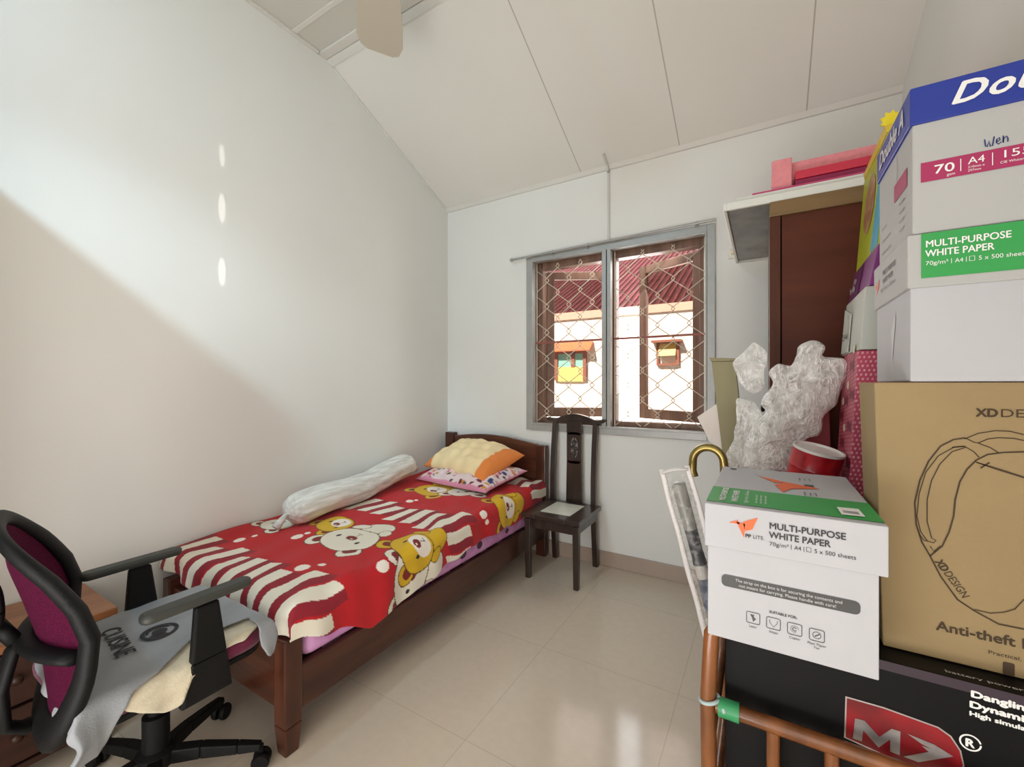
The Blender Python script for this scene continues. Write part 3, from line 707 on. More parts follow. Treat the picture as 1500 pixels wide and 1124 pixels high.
def smooth_rim(fs, *coords, it=8):
    """relax the stepped outline of a grid patch"""
    cnt = {}
    for f in fs:
        for a_, b_ in zip(f, f[1:] + f[:1]): k = (min(a_, b_), max(a_, b_)); cnt[k] = cnt.get(k, 0) + 1
    nb = {}
    for (a_, b_), c_ in cnt.items():
        if c_ == 1: nb.setdefault(a_, []).append(b_); nb.setdefault(b_, []).append(a_)
    for _ in range(it):
        new = {k: [(c_[k] + sum(c_[q] for q in v) / len(v)) / 2 for c_ in coords] for k, v in nb.items() if len(v) == 2}
        for k, v in new.items():
            for c_, x in zip(coords, v): c_[k] = x
# draped cloths: flat patches that fold over the seat edges
def drape(name, poly, m, label, cat, z0, step=.008, amp=.004, painter=None, seed=0, edge=(SX0, SX1, SY0, SY1), thick=.003, wave=1.0):
    """poly: flat outline (x,y) laid over the seat; whatever passes the seat edge hangs down"""
    xs = [p[0] for p in poly]; ys = [p[1] for p in poly]
    nx = int((max(xs) - min(xs)) / step) + 2; ny = int((max(ys) - min(ys)) / step) + 2
    gx = np.linspace(min(xs), max(xs), nx); gy = np.linspace(min(ys), max(ys), ny)
    GX, GY = np.meshgrid(gx, gy, indexing='ij')
    ins = np.zeros(GX.shape, bool); n_ = len(poly)
    for i in range(n_):
        (x1, y1), (x2, y2) = poly[i], poly[(i + 1) % n_]
        if y1 == y2: continue
        cnd = ((y1 > GY) != (y2 > GY)) & (GX < (x2 - x1) * (GY - y1) / (y2 - y1) + x1); ins ^= cnd
    keep = np.argwhere(ins); idm = -np.ones(GX.shape, int)
    for k, (i, j) in enumerate(keep): idm[i, j] = k
    fs = []
    for i in range(nx - 1):
        for j in range(ny - 1):
            q = (idm[i, j], idm[i + 1, j], idm[i + 1, j + 1], idm[i, j + 1])
            if min(q) >= 0: fs.append(tuple(int(z) for z in q))
    GX = np.array([GX[i, j] for i, j in keep]); GY = np.array([GY[i, j] for i, j in keep])
    smooth_rim(fs, GX, GY)
    ex0, ex1, ey0, ey1 = edge; r = .022
    def fold_(d): 
        arc = r * math.pi / 2; a_ = np.clip(d / r, 0, math.pi / 2)
        return np.where(d <= 0, d, r * np.sin(a_)), np.where(d <= 0, 0, r * (1 - np.cos(a_)) + np.maximum(0, d - arc))
    dxr, zr = fold_(GX - (ex1 - r)); dxl, zl = fold_((ex0 + r) - GX); dyf, zf = fold_(GY - (ey1 - r)); dyb, zb = fold_((ey0 + r) - GY)
    Xw = np.where(GX > ex1 - r, ex1 - r + dxr, np.where(GX < ex0 + r, ex0 + r - dxl, GX))
    Yw = np.where(GY > ey1 - r, ey1 - r + dyf, np.where(GY < ey0 + r, ey0 + r - dyb, GY))
    drop = np.sqrt((zr + zl) ** 2 + (zf + zb) ** 2)
    Zw = z0 - drop
    wr = amp * (np.sin(GX * 27 + GY * 13 + seed) + .7 * np.sin(GY * 38 - GX * 16 + seed * 2) + .5 * np.sin(GX * 61 + seed))
    Zw = Zw + np.where(drop < .02, np.abs(wr), 0)
    hang = np.clip(drop / .08, 0, 1)
    Xw = Xw + hang * np.where(zr > 0, .006 + .014 * wave * (1 + np.sin(GY * 60 + seed)), 0) - hang * np.where(zl > 0, .006 + .008 * (1 + np.sin(GY * 50)), 0)
    Yw = Yw - hang * np.where(zb > 0, .006 + .013 * (1 + np.sin(GX * 55 + seed)), 0) + hang * np.where(zf > 0, .006 + .012 * (1 + np.sin(GX * 55)), 0)
    vs = [(float(x), float(y), float(z)) for x, y, z in zip(Xw, Yw, Zw)]
    used = sorted({i for f in fs for i in f}); re_ = {k: n for n, k in enumerate(used)}
    vs = [vs[k] for k in used]; fs = [tuple(re_[i] for i in f) for f in fs]; GX = GX[used]; GY = GY[used]
    og = (float(np.mean([v[0] for v in vs])), float(np.mean([v[1] for v in vs])), z0)
    ob = MB().add(vs, fs).build(name, m, None, origin=og, smooth=True)
    if painter:
        setcolors(ob, painter(GX, GY))
    so = ob.modifiers.new('solid', 'SOLIDIFY'); so.thickness = thick; so.offset = 1
    tag(ob, label, cat); return ob
M['towel'] = mat('cream_towel', (226, 216, 190), .95, c2=(214, 203, 176), vscale=40, bump=.15, bscale=220, sheen=.3)
drape('towel', [(-1.56, .37), (SX1 + .005, .392), (SX1 + .03, .408), (SX1 + .088, .492), (SX1 + .084, .530), (SX1 + .028, .553), (SX1 + .002, .62), (SX1 + .004, .70), (SX1 - .02, .748), (-1.47, .757), (-1.62, .60)],
      M['towel'], 'folded cream towel under the grey shirt on the office chair seat', 'towel', .4745, amp=.0008, thick=.006, step=.005, wave=.25)
GREY = srgb((158, 162, 166))
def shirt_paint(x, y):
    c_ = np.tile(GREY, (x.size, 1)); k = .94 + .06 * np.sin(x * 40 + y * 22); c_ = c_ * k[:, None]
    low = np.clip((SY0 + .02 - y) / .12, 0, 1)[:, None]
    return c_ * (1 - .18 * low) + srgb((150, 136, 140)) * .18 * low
M['shirt'] = painted('grey_jersey', .9, .2, 260, .2)
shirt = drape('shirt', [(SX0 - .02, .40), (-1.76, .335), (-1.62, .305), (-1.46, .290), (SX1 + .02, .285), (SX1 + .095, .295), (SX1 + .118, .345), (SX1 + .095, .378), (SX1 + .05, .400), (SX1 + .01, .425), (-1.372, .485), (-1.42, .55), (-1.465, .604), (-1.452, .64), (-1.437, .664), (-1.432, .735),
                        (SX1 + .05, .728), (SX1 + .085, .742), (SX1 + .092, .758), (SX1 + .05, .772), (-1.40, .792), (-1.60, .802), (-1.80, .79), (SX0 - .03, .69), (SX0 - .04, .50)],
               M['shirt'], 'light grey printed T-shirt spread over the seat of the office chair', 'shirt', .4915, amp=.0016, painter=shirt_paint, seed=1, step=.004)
ink = MB(); M['ink'] = mat('black_ink', (40, 38, 44), .7); zt_ = .4985
base_ = (OX - .075, SY0 + .10, zt_)
ink.text('CUISINE', (-1.725, .462, zt_), (.99, -.11, 0), (.11, .99, 0), .062, bold=.0008, width=.205, lift=.001)
ring = []
def disc(cx_, cy_, ra, rb, a0, a1, n=26):
    P0 = [(cx_ + ra * math.cos(a0 + (a1 - a0) * i / n), cy_ + ra * math.sin(a0 + (a1 - a0) * i / n)) for i in range(n + 1)]
    P1 = [(cx_ + rb * math.cos(a0 + (a1 - a0) * i / n), cy_ + rb * math.sin(a0 + (a1 - a0) * i / n)) for i in range(n + 1)]
    vs = [(x, y, zt_ + .001) for x, y in P0 + P1]
    ink.add(vs, [(i, i + 1, n + 2 + i, n + 1 + i) for i in range(n)])
lx, ly = -1.575, .555
disc(lx, ly, .046, .035, 0, 2 * math.pi); disc(lx, ly, .0005, .019, 0, 2 * math.pi); disc(lx - .005, ly, .031, .025, 1.8, 4.6); disc(lx, ly, .035, .022, -1.2, .3)
ink.build('printed_lettering', M['ink'], shirt)

# ------------------------------------------------------------------ wardrobe
M['wrd'] = wood('wardrobe_panel', (100, 50, 32), (80, 39, 25), 'x', .5, 0, 7)
M['wrs'] = wood('wardrobe_stile', (92, 52, 36), (74, 40, 28), 'z', .5, 0)
M['cor'] = wood('wardrobe_cornice', (128, 100, 62), (108, 82, 48), 'x', .5, .1)
wy0, wy1, wx0, wx1, wz = 1.90, 2.80, .014, .585, 1.943
wr_ = thing('wardrobe', 'tall reddish brown wooden wardrobe in the corner right of the window', 'wardrobe', (.3, 2.35, 0))
MB().box(wx0 + .04, wx1, wy0 + .008, wy0 + .022, .08, 1.886).build('side_panel', M['wrd'], wr_)
MB().box(wx0, wx0 + .036, wy0, wy0 + .03, 0, 1.886).box(wx0, wx0 + .036, wy1 - .03, wy1, 0, 1.886).build('stile', M['wrs'], wr_, bevel=.002)
MB().box(wx0 + .036, wx1, wy1 - .022, wy1 - .008, .08, 1.886).box(wx1 - .012, wx1, wy0 + .022, wy1 - .022, .08, 1.886).box(wx0 + .036, wx1, wy0 + .022, wy1 - .022, .06, .08).build('carcass', M['wrs'], wr_)
MB().box(wx0 - .0, wx1, wy0 - .004, wy1, 1.886, wz).build('cornice', M['cor'], wr_, bevel=.003)
MB().box(wx0 + .036, wx1, wy0 + .002, wy0 + .03, 0, .08).build('plinth', M['wrs'], wr_)
MB().box(wx0 + .036, wx1, wy1 - .03, wy1, 0, .06).build('plinth', M['wrs'], wr_)
for y0, y1, ky in ((wy0 + .032, 2.348, 2.30), (2.352, wy1 - .032, 2.40)):
    d_ = MB().box(wx0, wx0 + .022, y0, y1, .08, 1.882).build('door', M['wrs'], wr_, bevel=.002)
    MB().lathe([(.006, 0), (.006, .014), (.017, .02), (.017, .03), (.005, .034)], (wx0 + .001, ky, 1.135), 16, Vector((-1, 0, 0))).build('knob', M['blk'], d_, smooth='auto', label='round black knob')

# things stacked on the wardrobe
M['white'] = mat('white_board', (226, 226, 218), .5)
lf = thing('framed_panel', 'white framed flat panel overhanging the left of the wardrobe top', 'panel', (.1, 2.35, wz))
px0, px1, py0, py1 = -.145, .50, 1.905, 2.78
pz = wz + .002
MB().box(px0, px0 + .012, py0, py1, pz, pz + .03).box(px1 - .012, px1, py0, py1, pz, pz + .03).box(px0 + .012, px1 - .012, py0, py0 + .012, pz, pz + .03).box(px0 + .012, px1 - .012, py1 - .012, py1, pz, pz + .03).build('frame', M['white'], lf, bevel=.002)
MB().box(px0 + .012, px1 - .012, py0 + .012, py1 - .012, pz + .012, pz + .018).build('face', mat('grey_sheet', (128, 122, 112), .12, c2=(96, 92, 84), vscale=7), lf, label='dark grey glossy underside sheet')
wbd = MB().box(-.105, .52, 1.93, 2.74, pz + .031, pz + .052).build('foam_board', M['white'], None, origin=(.2, 2.3, pz + .031), bevel=.003)
tag(wbd, 'thick white board lying on the framed panel on top of wardrobe', 'board')
pk = MB().box(-.045, .54, 1.95, 2.70, pz + .053, pz + .066).build('pink_board', mat('pink_card', (205, 72, 124), .5), None, origin=(.2, 2.3, pz + .053), bevel=.002)
tag(pk, 'thin magenta pink board on top of the white board', 'board')
bx = thing('pink_case', 'translucent pink plastic case with red folders standing on the pink board', 'case', (.3, 2.05, pz + .067))
M['pinkp'] = mat('pink_plastic', (240, 150, 156), .3, var=.1, vscale=60, bump=.1)
q0 = pz + .067
MB().box(.022, .09, 1.99, 2.25, q0, q0 + .128).build('end_block', M['pinkp'], bx, bevel=.004)
MB().hexa([(.09, 2.06, q0), (.56, 2.06, q0), (.56, 2.08, q0), (.09, 2.08, q0)], [(.09, 2.06, q0 + .135), (.56, 2.06, q0 + .135), (.56, 2.08, q0 + .135), (.09, 2.08, q0 + .135)]).box(.09, .56, 2.08, 2.25, q0 + .125, q0 + .135).build('lid', M['pinkp'], bx, bevel=.003)
rf = MB().box(.10, .56, 1.985, 2.055, q0 + .034, q0 + .066).build('folder', mat('red_card', (206, 48, 74), .45), bx, bevel=.003, label='red folder')
rf2 = MB().box(.10, .56, 1.99, 2.055, q0 + .001, q0 + .033).build('folder', mat('dark_pink_card', (150, 28, 78), .45), bx, bevel=.003, label='dark pink folder')

# ------------------------------------------------------------------ boxes in front on the right
M['card'] = mat('white_carton', (192, 192, 196), .6, spec=.3, var=.04, vscale=5)
M['cardg'] = mat('offwhite_carton', (184, 184, 182), .6, spec=.3, var=.03, vscale=4)
M['green'] = mat('green_print', (50, 158, 78), .5); M['orangeink'] = mat('orange_print', (236, 106, 52), .5)
M['greyink'] = mat('grey_print', (72, 72, 72), .5); M['darkink'] = mat('dark_print', (44, 44, 48), .5); M['lite'] = mat('pale_print', (206, 206, 206), .6); M['whiteink'] = mat('white_print', (240, 240, 238), .5)
def arrow_bird(m, o, ux, uy, s):
    for tri in ([(-.061, -.003), (-.046, .004), (-.041, -.003)], [(-.048, .001), (-.033, -.001), (-.035, -.028)], [(-.037, .002), (-.012, .014), (-.021, -.010), (-.033, -.015)]):
        m.poly(o, ux, uy, [(a * s, b_ * s) for a, b_ in tri])
def small_print(m, x, y, z):
    m.text('70g/m²', (x, y, z), X3, Z3, .0105, width=.030)
    m.stroke((0, y, 0), X3, Z3, [(x + .0345, z - .001), (x + .0345, z + .008)], .0008)
    m.text('A4', (x + .039, y, z), X3, Z3, .0105, width=.0105)
    m.stroke((0, y, 0), X3, Z3, [(x + .0535, z - .001), (x + .0535, z + .008)], .0008)
    m.stroke((0, y, 0), X3, Z3, [(x + .0575, z), (x + .0575, z + .008), (x + .064, z + .008), (x + .064, z), (x + .0575, z)], .0008)
    m.text('5 x 500 sheets', (x + .0685, y, z), X3, Z3, .0105, width=.058)
def icon(m, o, ux, uy, x, z, kind):
    P_ = rounded(x, x + .022, z, z + .021, .003, 3); m.stroke(o, ux, uy, P_ + [P_[0], P_[1]], .0011)
    cx_, cz = x + .011, z + .0105
    if kind == 0: m.poly(o, ux, uy, [(cx_ - .005, cz + .006), (cx_ + .002, cz + .006), (cx_ + .001, cz + .002), (cx_ + .005, cz - .001), (cx_, cz - .007), (cx_ - .002, cz + .001)])
    elif kind == 1:
        m.stroke(o, ux, uy, [(cx_ - .006, cz + .006), (cx_ - .006, cz + .001), (cx_, cz - .007), (cx_ + .006, cz + .001), (cx_ + .006, cz + .006)], .0008)
    elif kind == 2: m.stroke(o, ux, uy, [(cx_ + .003 * math.cos(a_ / 8 + .6), cz + .003 * math.sin(a_ / 8 + .6)) for a_ in range(0, 42)], .0012); m.stroke(o, ux, uy, [(cx_ + .006 * math.cos(a_ / 8), cz + .006 * math.sin(a_ / 8)) for a_ in range(0, 42)], .0006)
    else: m.stroke(o, ux, uy, [(cx_ + .006 * math.cos(a_ / 8), cz + .006 * math.sin(a_ / 8)) for a_ in range(0, 52)], .0009); m.stroke(o, ux, uy, [(cx_ - .003, cz - .003), (cx_ + .004, cz + .003)], .0016)
# --- front paper carton with bird logo
pp = thing('paper_carton', 'white lidded paper carton with green band on top in front of the bubble wrap', 'carton', (.033, 1.14, .748), 'white paper cartons')
MB().box(-.099, .165, .931, 1.352, .748, .995).build('body', M['card'], pp, bevel=.002)
MB().box(-.104, .176, .924, 1.36, .927, 1.012).build('lid', M['card'], pp, bevel=.002)
F0 = (0, .9235, 0); Fb = (0, .9305, 0)
a = MB(); a.text('MULTI-PURPOSE', (.006, .9235, .980), X3, Z3, .0165, bold=.0004, width=.112).text('WHITE PAPER', (.006, .9235, .963), X3, Z3, .0165, bold=.0004, width=.092)
small_print(a, .006, .9235, .9485)
a.text('PP', (-.033, .9235, .9565), X3, Z3, .0095, bold=.0004)
a.build('printed_lettering', M['darkink'], pp)
MB().text('LITE', (-.0205, .9235, .9565), X3, Z3, .0095).build('printed_lettering', M['greyink'], pp)
a = MB(); arrow_bird(a, (0, .9235, .983), X3, Z3, 1.0); a.build('bird_logo', M['orangeink'], pp); a = MB()
for tri in ([(-.016, 1.258), (.041, 1.212), (.020, 1.190)], [(.041, 1.212), (.106, 1.172), (.049, 1.140), (.018, 1.165)], [(.049, 1.14), (.033, 1.095), (.020, 1.165)]): a.poly((0, 0, 1.0125), X3, Y3, tri)
a.build('bird_logo', M['orangeink'], pp)
a = MB().poly((0, 0, 1.0122), X3, Y3, [(-.103, .942), (.175, .942), (.175, 1.082), (-.103, 1.082)]).build('green_band', M['green'], pp)
a = MB(); yv = (0, 1, 0); xm = (-1, 0, 0)
a.text('MULTI-PURPOSE', (-.070, .955, 1.0135), yv, xm, .016, bold=.0006, width=.115).text('WHITE PAPER', (-.048, .955, 1.0135), yv, xm, .016, bold=.0006, width=.10).text('70g/m² | A4 | 5 x 500 sheets', (-.030, .955, 1.0135), yv, xm, .009, width=.11)
for k in range(3): a.text('laser inkjet copier', (-.014 + k * .008, .965, 1.0135), yv, xm, .006, width=.07)
a.build('printed_lettering', M['whiteink'], pp)
a = MB().poly((0, 0, 1.0138), X3, Y3, [(.118, .958), (.152, .962), (.150, 1.016), (.117, 1.012)]).build('sticker', M['whiteink'], pp)
g = MB()
for k in range(9): g.poly((0, 0, 1.0142), X3, Y3, [(.123 + k * .0026, .972), (.1243 + k * .0026, .972), (.1243 + k * .0026, .990), (.123 + k * .0026, .990)])
g.build('barcode', M['greyink'], a)
for (x, y) in ((.083, 1.25), (.083, 1.09)):
    a = MB(); a.stroke((0, 0, 1.0128), X3, Y3, [(x - .01, y), (x - .01, y + .03), (x - .003, y + .03)], .0018).stroke((0, 0, 1.0128), X3, Y3, [(x + .01, y), (x + .01, y + .03), (x + .003, y + .03)], .0018).stroke((0, 0, 1.0128), X3, Y3, [(x, y), (x, y + .028)], .0018); a.build('handling_mark', M['greyink'], pp)
a = MB(); a.poly((0, 0, 1.0128), X3, Y3, [(.078, 1.185), (.096, 1.185), (.096, 1.205), (.078, 1.205)]).build('handling_mark', M['greyink'], pp)
MB().poly((0, 0, 1.0128), X3, Y3, [(-.083, 1.318), (-.068, 1.318), (-.068, 1.335), (-.083, 1.335)]).build('handling_mark', M['greyink'], pp)
P_ = rounded(-.074, .140, .852, .875, .008, 4)
bar = MB().poly(Fb, X3, Z3, P_).build('grey_bar', M['greyink'], pp)
MB().text('The strap on the box is for securing the contents and', (-.05, .9298, .8655), X3, Z3, .0082, width=.165).text('not meant for carrying. Please handle with care!', (-.044, .9298, .8565), X3, Z3, .0082, width=.15).build('printed_lettering', M['lite'], bar)
a = MB()
for k, (x, tx) in enumerate(((-.031, 'Laser'), (.002, 'Inkjet'), (.035, 'Copier'), (.068, 'Plain Paper'))):
    icon(a, Fb, X3, Z3, x, .792 - k * .001, k); a.text(tx, (x + .011, .9305, .784 - k * .001), X3, Z3, .0062, align='CENTER')
a.text('Fax', (.079, .9305, .775), X3, Z3, .0062, align='CENTER').text('SUITABLE FOR:', (.028, .9305, .820), X3, Z3, .0066, bold=.0002, align='CENTER').build('icons', M['greyink'], pp)

# --- backpack box of brown card
M['kraft'] = mat('kraft_card', (160, 138, 101), .75, spec=.2, var=.06, vscale=6, bump=.04, bscale=90)
M['kink'] = mat('kraft_ink', (66, 50, 30), .7)
xb = thing('backpack_box', 'tall brown cardboard box printed with a backpack outline on the black box', 'box', (.38, 1.15, .747))
MB().hexa([(.194, 1.064, .747), (.572, 1.064, .747), (.572, 1.20, .747), (.194, 1.20, .747)], [(.181, 1.064, 1.252), (.572, 1.064, 1.252), (.572, 1.20, 1.252), (.178, 1.20, 1.252)]).build('carton', M['kraft'], xb, bevel=.002)
o_ = (0, 1.0635, 0)
PX = lambda pts: pts
a = MB()
a.stroke(o_, X3, Z3, [(0.306, 1.153), (0.291, 1.149), (0.274, 1.136), (0.258, 1.107), (0.246, 1.07), (0.239, 1.028), (0.241, 0.988), (0.249, 0.956), (0.26, 0.933), (0.274, 0.899), (0.296, 0.862), (0.317, 0.848), (0.347, 0.833), (0.377, 0.833)], 0.0024)
a.stroke(o_, X3, Z3, [(0.305, 1.138), (0.291, 1.135), (0.271, 1.118), (0.254, 1.086), (0.245, 1.045), (0.242, 1.003), (0.247, 0.976), (0.256, 0.96)], 0.0016)
a.stroke(o_, X3, Z3, [(0.306, 1.136), (0.289, 1.127), (0.273, 1.103), (0.262, 1.072), (0.256, 1.036), (0.256, 0.996), (0.262, 0.966), (0.268, 0.963), (0.265, 0.958), (0.252, 0.96), (0.245, 0.971)], 0.0016)
a.stroke(o_, X3, Z3, [(0.306, 1.153), (0.317, 1.146), (0.322, 1.145), (0.334, 1.153), (0.347, 1.156), (0.365, 1.156), (0.377, 1.153)], 0.0016)
a.stroke(o_, X3, Z3, [(0.305, 1.151), (0.322, 1.162), (0.343, 1.168), (0.36, 1.168), (0.377, 1.163)], 0.0016)
a.stroke(o_, X3, Z3, [(0.322, 1.145), (0.337, 1.138), (0.347, 1.13)], 0.0016)
a.stroke(o_, X3, Z3, [(0.289, 1.135), (0.305, 1.138), (0.317, 1.129), (0.323, 1.12)], 0.0016)
a.stroke(o_, X3, Z3, [(0.377, 1.134), (0.353, 1.131), (0.334, 1.126), (0.32, 1.115), (0.308, 1.097), (0.299, 1.074), (0.293, 1.041), (0.291, 1.011), (0.285, 0.981), (0.276, 0.954), (0.26, 0.933)], 0.0024)
a.stroke(o_, X3, Z3, [(0.26, 0.951), (0.265, 0.942), (0.274, 0.954)], 0.0016)
a.stroke(o_, X3, Z3, [(0.319, 1.111), (0.347, 1.102), (0.377, 1.091)], 0.0016)
a.stroke(o_, X3, Z3, [(0.32, 1.111), (0.347, 1.1), (0.377, 1.09)], 0.0016)
a.stroke(o_, X3, Z3, [(0.325, 1.101), (0.336, 1.112)], 0.0024)
a.stroke(o_, X3, Z3, [(0.317, 0.85), (0.337, 0.849), (0.353, 0.855), (0.366, 0.864), (0.377, 0.884)], 0.0016)
a.stroke(o_, X3, Z3, [(0.464, 1.153), (0.479, 1.149), (0.496, 1.136), (0.512, 1.107), (0.524, 1.07), (0.531, 1.028), (0.529, 0.988), (0.521, 0.956), (0.51, 0.933), (0.496, 0.899), (0.474, 0.862), (0.453, 0.848), (0.423, 0.833), (0.393, 0.833)], .0018)
a.stroke(o_, X3, Z3, [(0.393, 1.134), (0.417, 1.131), (0.436, 1.126), (0.45, 1.115), (0.462, 1.097), (0.471, 1.074), (0.477, 1.041), (0.479, 1.011), (0.485, 0.981), (0.494, 0.954), (0.51, 0.933)], .0018)
a.stroke(o_, X3, Z3, [(0.465, 1.151), (0.448, 1.162), (0.427, 1.168), (0.41, 1.168), (0.393, 1.163)], .0018)
a.stroke(o_, X3, Z3, [(0.464, 1.136), (0.481, 1.127), (0.497, 1.103), (0.508, 1.072), (0.514, 1.036), (0.514, 0.996), (0.508, 0.966), (0.502, 0.963), (0.505, 0.958), (0.518, 0.96), (0.525, 0.971)], .0018)
a.stroke(o_, X3, Z3, [(0.451, 1.111), (0.423, 1.102), (0.393, 1.091)], .0018)
a.stroke(o_, X3, Z3, [(0.453, 0.85), (0.433, 0.849), (0.417, 0.855), (0.404, 0.864), (0.393, 0.884)], .0018)

a.build('backpack_drawing', M['kink'], xb)
a = MB().text('XD', (.3195, 1.0635, 1.192), X3, Z3, .020, bold=.0009, width=.026).text('DESIGN', (.348, 1.0635, 1.192), X3, Z3, .020, bold=-.0002, width=.080)
dv = Vector((.034, 0, -.054)).normalized(); uv_ = Vector((.054, 0, .034)).normalized()
a.text('XD', (.266, 1.0635, .924), tuple(dv), tuple(uv_), .017, bold=.0007, width=.019).text('DESIGN', Vector((.266, 1.0635, .924)) + dv * .021, tuple(dv), tuple(uv_), .017, width=.046)
a.text('Anti-theft Backpack', (.268, 1.0635, .800), X3, Z3, .024, bold=.0006, width=.20).text('Practical, big compartment', (.334, 1.0635, .778), X3, Z3, .009, width=.12)
P_ = rounded(.352, .366, .748, .770, .002, 2); a.poly(o_, X3, Z3, P_).build('printed_lettering', M['kink'], xb)

# --- two white cartons stacked on it
def carton_left(y): return (.230, y)
c1 = thing('paper_carton', 'plain white lower carton with green paper label, standing on backpack box', 'carton', (.40, 1.2, 1.253), 'white paper cartons')
cx0_, cx1_, cy0_, cy1_ = .236, .560, 1.064, 1.34
MB().box(cx0_ - .003, cx1_, cy0_, cy1_, 1.2535, 1.43).build('body', M['card'], c1, bevel=.003)
MB().box(cx0_ - .008, cx1_ + .006, cy0_ - .004, cy1_ + .004, 1.427, 1.527).build('lid', M['cardg'], c1, bevel=.003)
yl = cy0_ - .0042
MB().poly((0, yl, 0), X3, Z3, [(.247, 1.444), (cx1_, 1.444), (cx1_, 1.526), (.247, 1.526)]).build('green_band', M['green'], c1)
MB().text('MULTI-PURPOSE', (.2525, yl - .0007, 1.500), X3, Z3, .0172, bold=.0003, width=.107).text('WHITE PAPER', (.2525, yl - .0007, 1.4825), X3, Z3, .0172, bold=.0003, width=.088).build('printed_lettering', M['whiteink'], c1)
a = MB(); small_print(a, .2525, yl - .0007, 1.467); a.build('printed_lettering', M['whiteink'], c1)
lx_ = cx0_ - .0082; YM = (0, -1, 0)
a = MB().text('MULTI-PURPOSE', (lx_, 1.25, 1.492), YM, Z3, .016, bold=.0004, width=.11).text('WHITE PAPER', (lx_, 1.25, 1.474), YM, Z3, .016, bold=.0004, width=.09).text('70g/m² | A4 | 5 x 500 sheets', (lx_, 1.27, 1.458), YM, Z3, .011, width=.13)
a.build('printed_lettering', M['greyink'], c1)
a = MB(); arrow_bird(a, (lx_, 1.27, 1.48), YM, Z3, .9); a.build('bird_logo', M['orangeink'], c1)
MB().poly((cx0_ - .0032, 0, 0), YM, Z3, [(-1.20, 1.36), (-1.165, 1.40), (-1.165, 1.375), (-1.19, 1.30)]).build('handling_marks', M['lite'], c1)

c2 = thing('paper_carton', 'white carton with dark blue lid at the top of the stack on the right', 'carton', (.40, 1.2, 1.527), 'white paper cartons')
MB().box(cx0_, cx1_, cy0_, cy1_ - .01, 1.528, 1.745).build('body', M['cardg'], c2, bevel=.003)
M['blue'] = mat('blue_print', (32, 54, 150), .4)
lid = MB().box(cx0_ - .004, cx1_ + .006, cy0_ - .004, cy1_ - .006, 1.731, 1.800).build('lid', M['blue'], c2, bevel=.002, label='dark blue lid with white lettering')
MB().text('Double A', (.284, cy0_ - .0045, 1.7515), X3, Z3, .052, bold=.0014, shear=.35, width=.240, space=1.08).build('printed_lettering', M['whiteink'], lid)
MB().text('Double A', (cx0_ - .0045, 1.305, 1.752), YM, Z3, .050, bold=.0018, shear=.3, width=.20).build('printed_lettering', M['lite'], lid)
M['berry'] = mat('berry_print', (168, 42, 92), .5)
yl = cy0_ - .0003
MB().poly((0, yl, 0), X3, Z3, [(.2475, 1.622), (cx1_ - .002, 1.622), (cx1_ - .002, 1.658), (.2475, 1.658)]).poly((cx0_ - .0003, 0, 0), YM, Z3, [(-1.19, 1.632), (-1.095, 1.632), (-1.095, 1.668), (-1.19, 1.668)]).build('berry_band', M['berry'], c2)
a = MB().text('70', (.2645, yl - .0008, 1.6335), X3, Z3, .0225, bold=.0003, width=.026).text('gsm', (.282, yl - .0008, 1.626), X3, Z3, .007).stroke((0, yl - .0008, 0), X3, Z3, [(.300, 1.630), (.300, 1.652)], .0012)
a.text('A4', (.309, yl - .0008, 1.6395), X3, Z3, .0175, width=.021).text('210mm x', (.309, yl - .0008, 1.6325), X3, Z3, .0055).text('297mm', (.309, yl - .0008, 1.6265), X3, Z3, .0055).stroke((0, yl - .0008, 0), X3, Z3, [(.3395, 1.630), (.3395, 1.652)], .0012)
a.text('155', (.3485, yl - .0008, 1.6395), X3, Z3, .0185, width=.031).text('CIE Whiteness', (.3485, yl - .0008, 1.630), X3, Z3, .006)
a.build('printed_lettering', M['whiteink'], c2)
a = MB(); hwp = [[(.331, 1.690), (.3325, 1.678), (.335, 1.676), (.338, 1.686), (.340, 1.676), (.3435, 1.676), (.346, 1.692)], [(.349, 1.681), (.355, 1.684), (.354, 1.688), (.350, 1.686), (.3495, 1.680), (.353, 1.677), (.357, 1.680)], [(.360, 1.690), (.360, 1.678), (.361, 1.685), (.365, 1.688), (.367, 1.684), (.367, 1.678)]]
for s_ in hwp: a.stroke((0, yl, 0), X3, Z3, [(.33 + (x - .331) * .78, z - .012) for x, z in s_], .0018, lift=.001)
a.build('handwriting', mat('blue_pen', (40, 48, 110), .5), c2)
a = MB()
for k, (yy, ln) in enumerate(((1.30, .05), (1.30, .08), (1.30, .085))): a.text('multi office paper for copier and laser', (cx0_ - .0003, yy - .0, 1.605 - k * .028), YM, Z3, .010, width=ln)
for k in range(4): a.text('more quality', (cx0_ - .0003, 1.15, 1.612 - k * .018), YM, Z3, .009, width=.04)
a.stroke((cx0_ - .0003, 0, 0), YM, Z3, [(-1.165, 1.72), (-1.165, 1.655)], .002).build('printed_lettering', M['greyink'], c2)

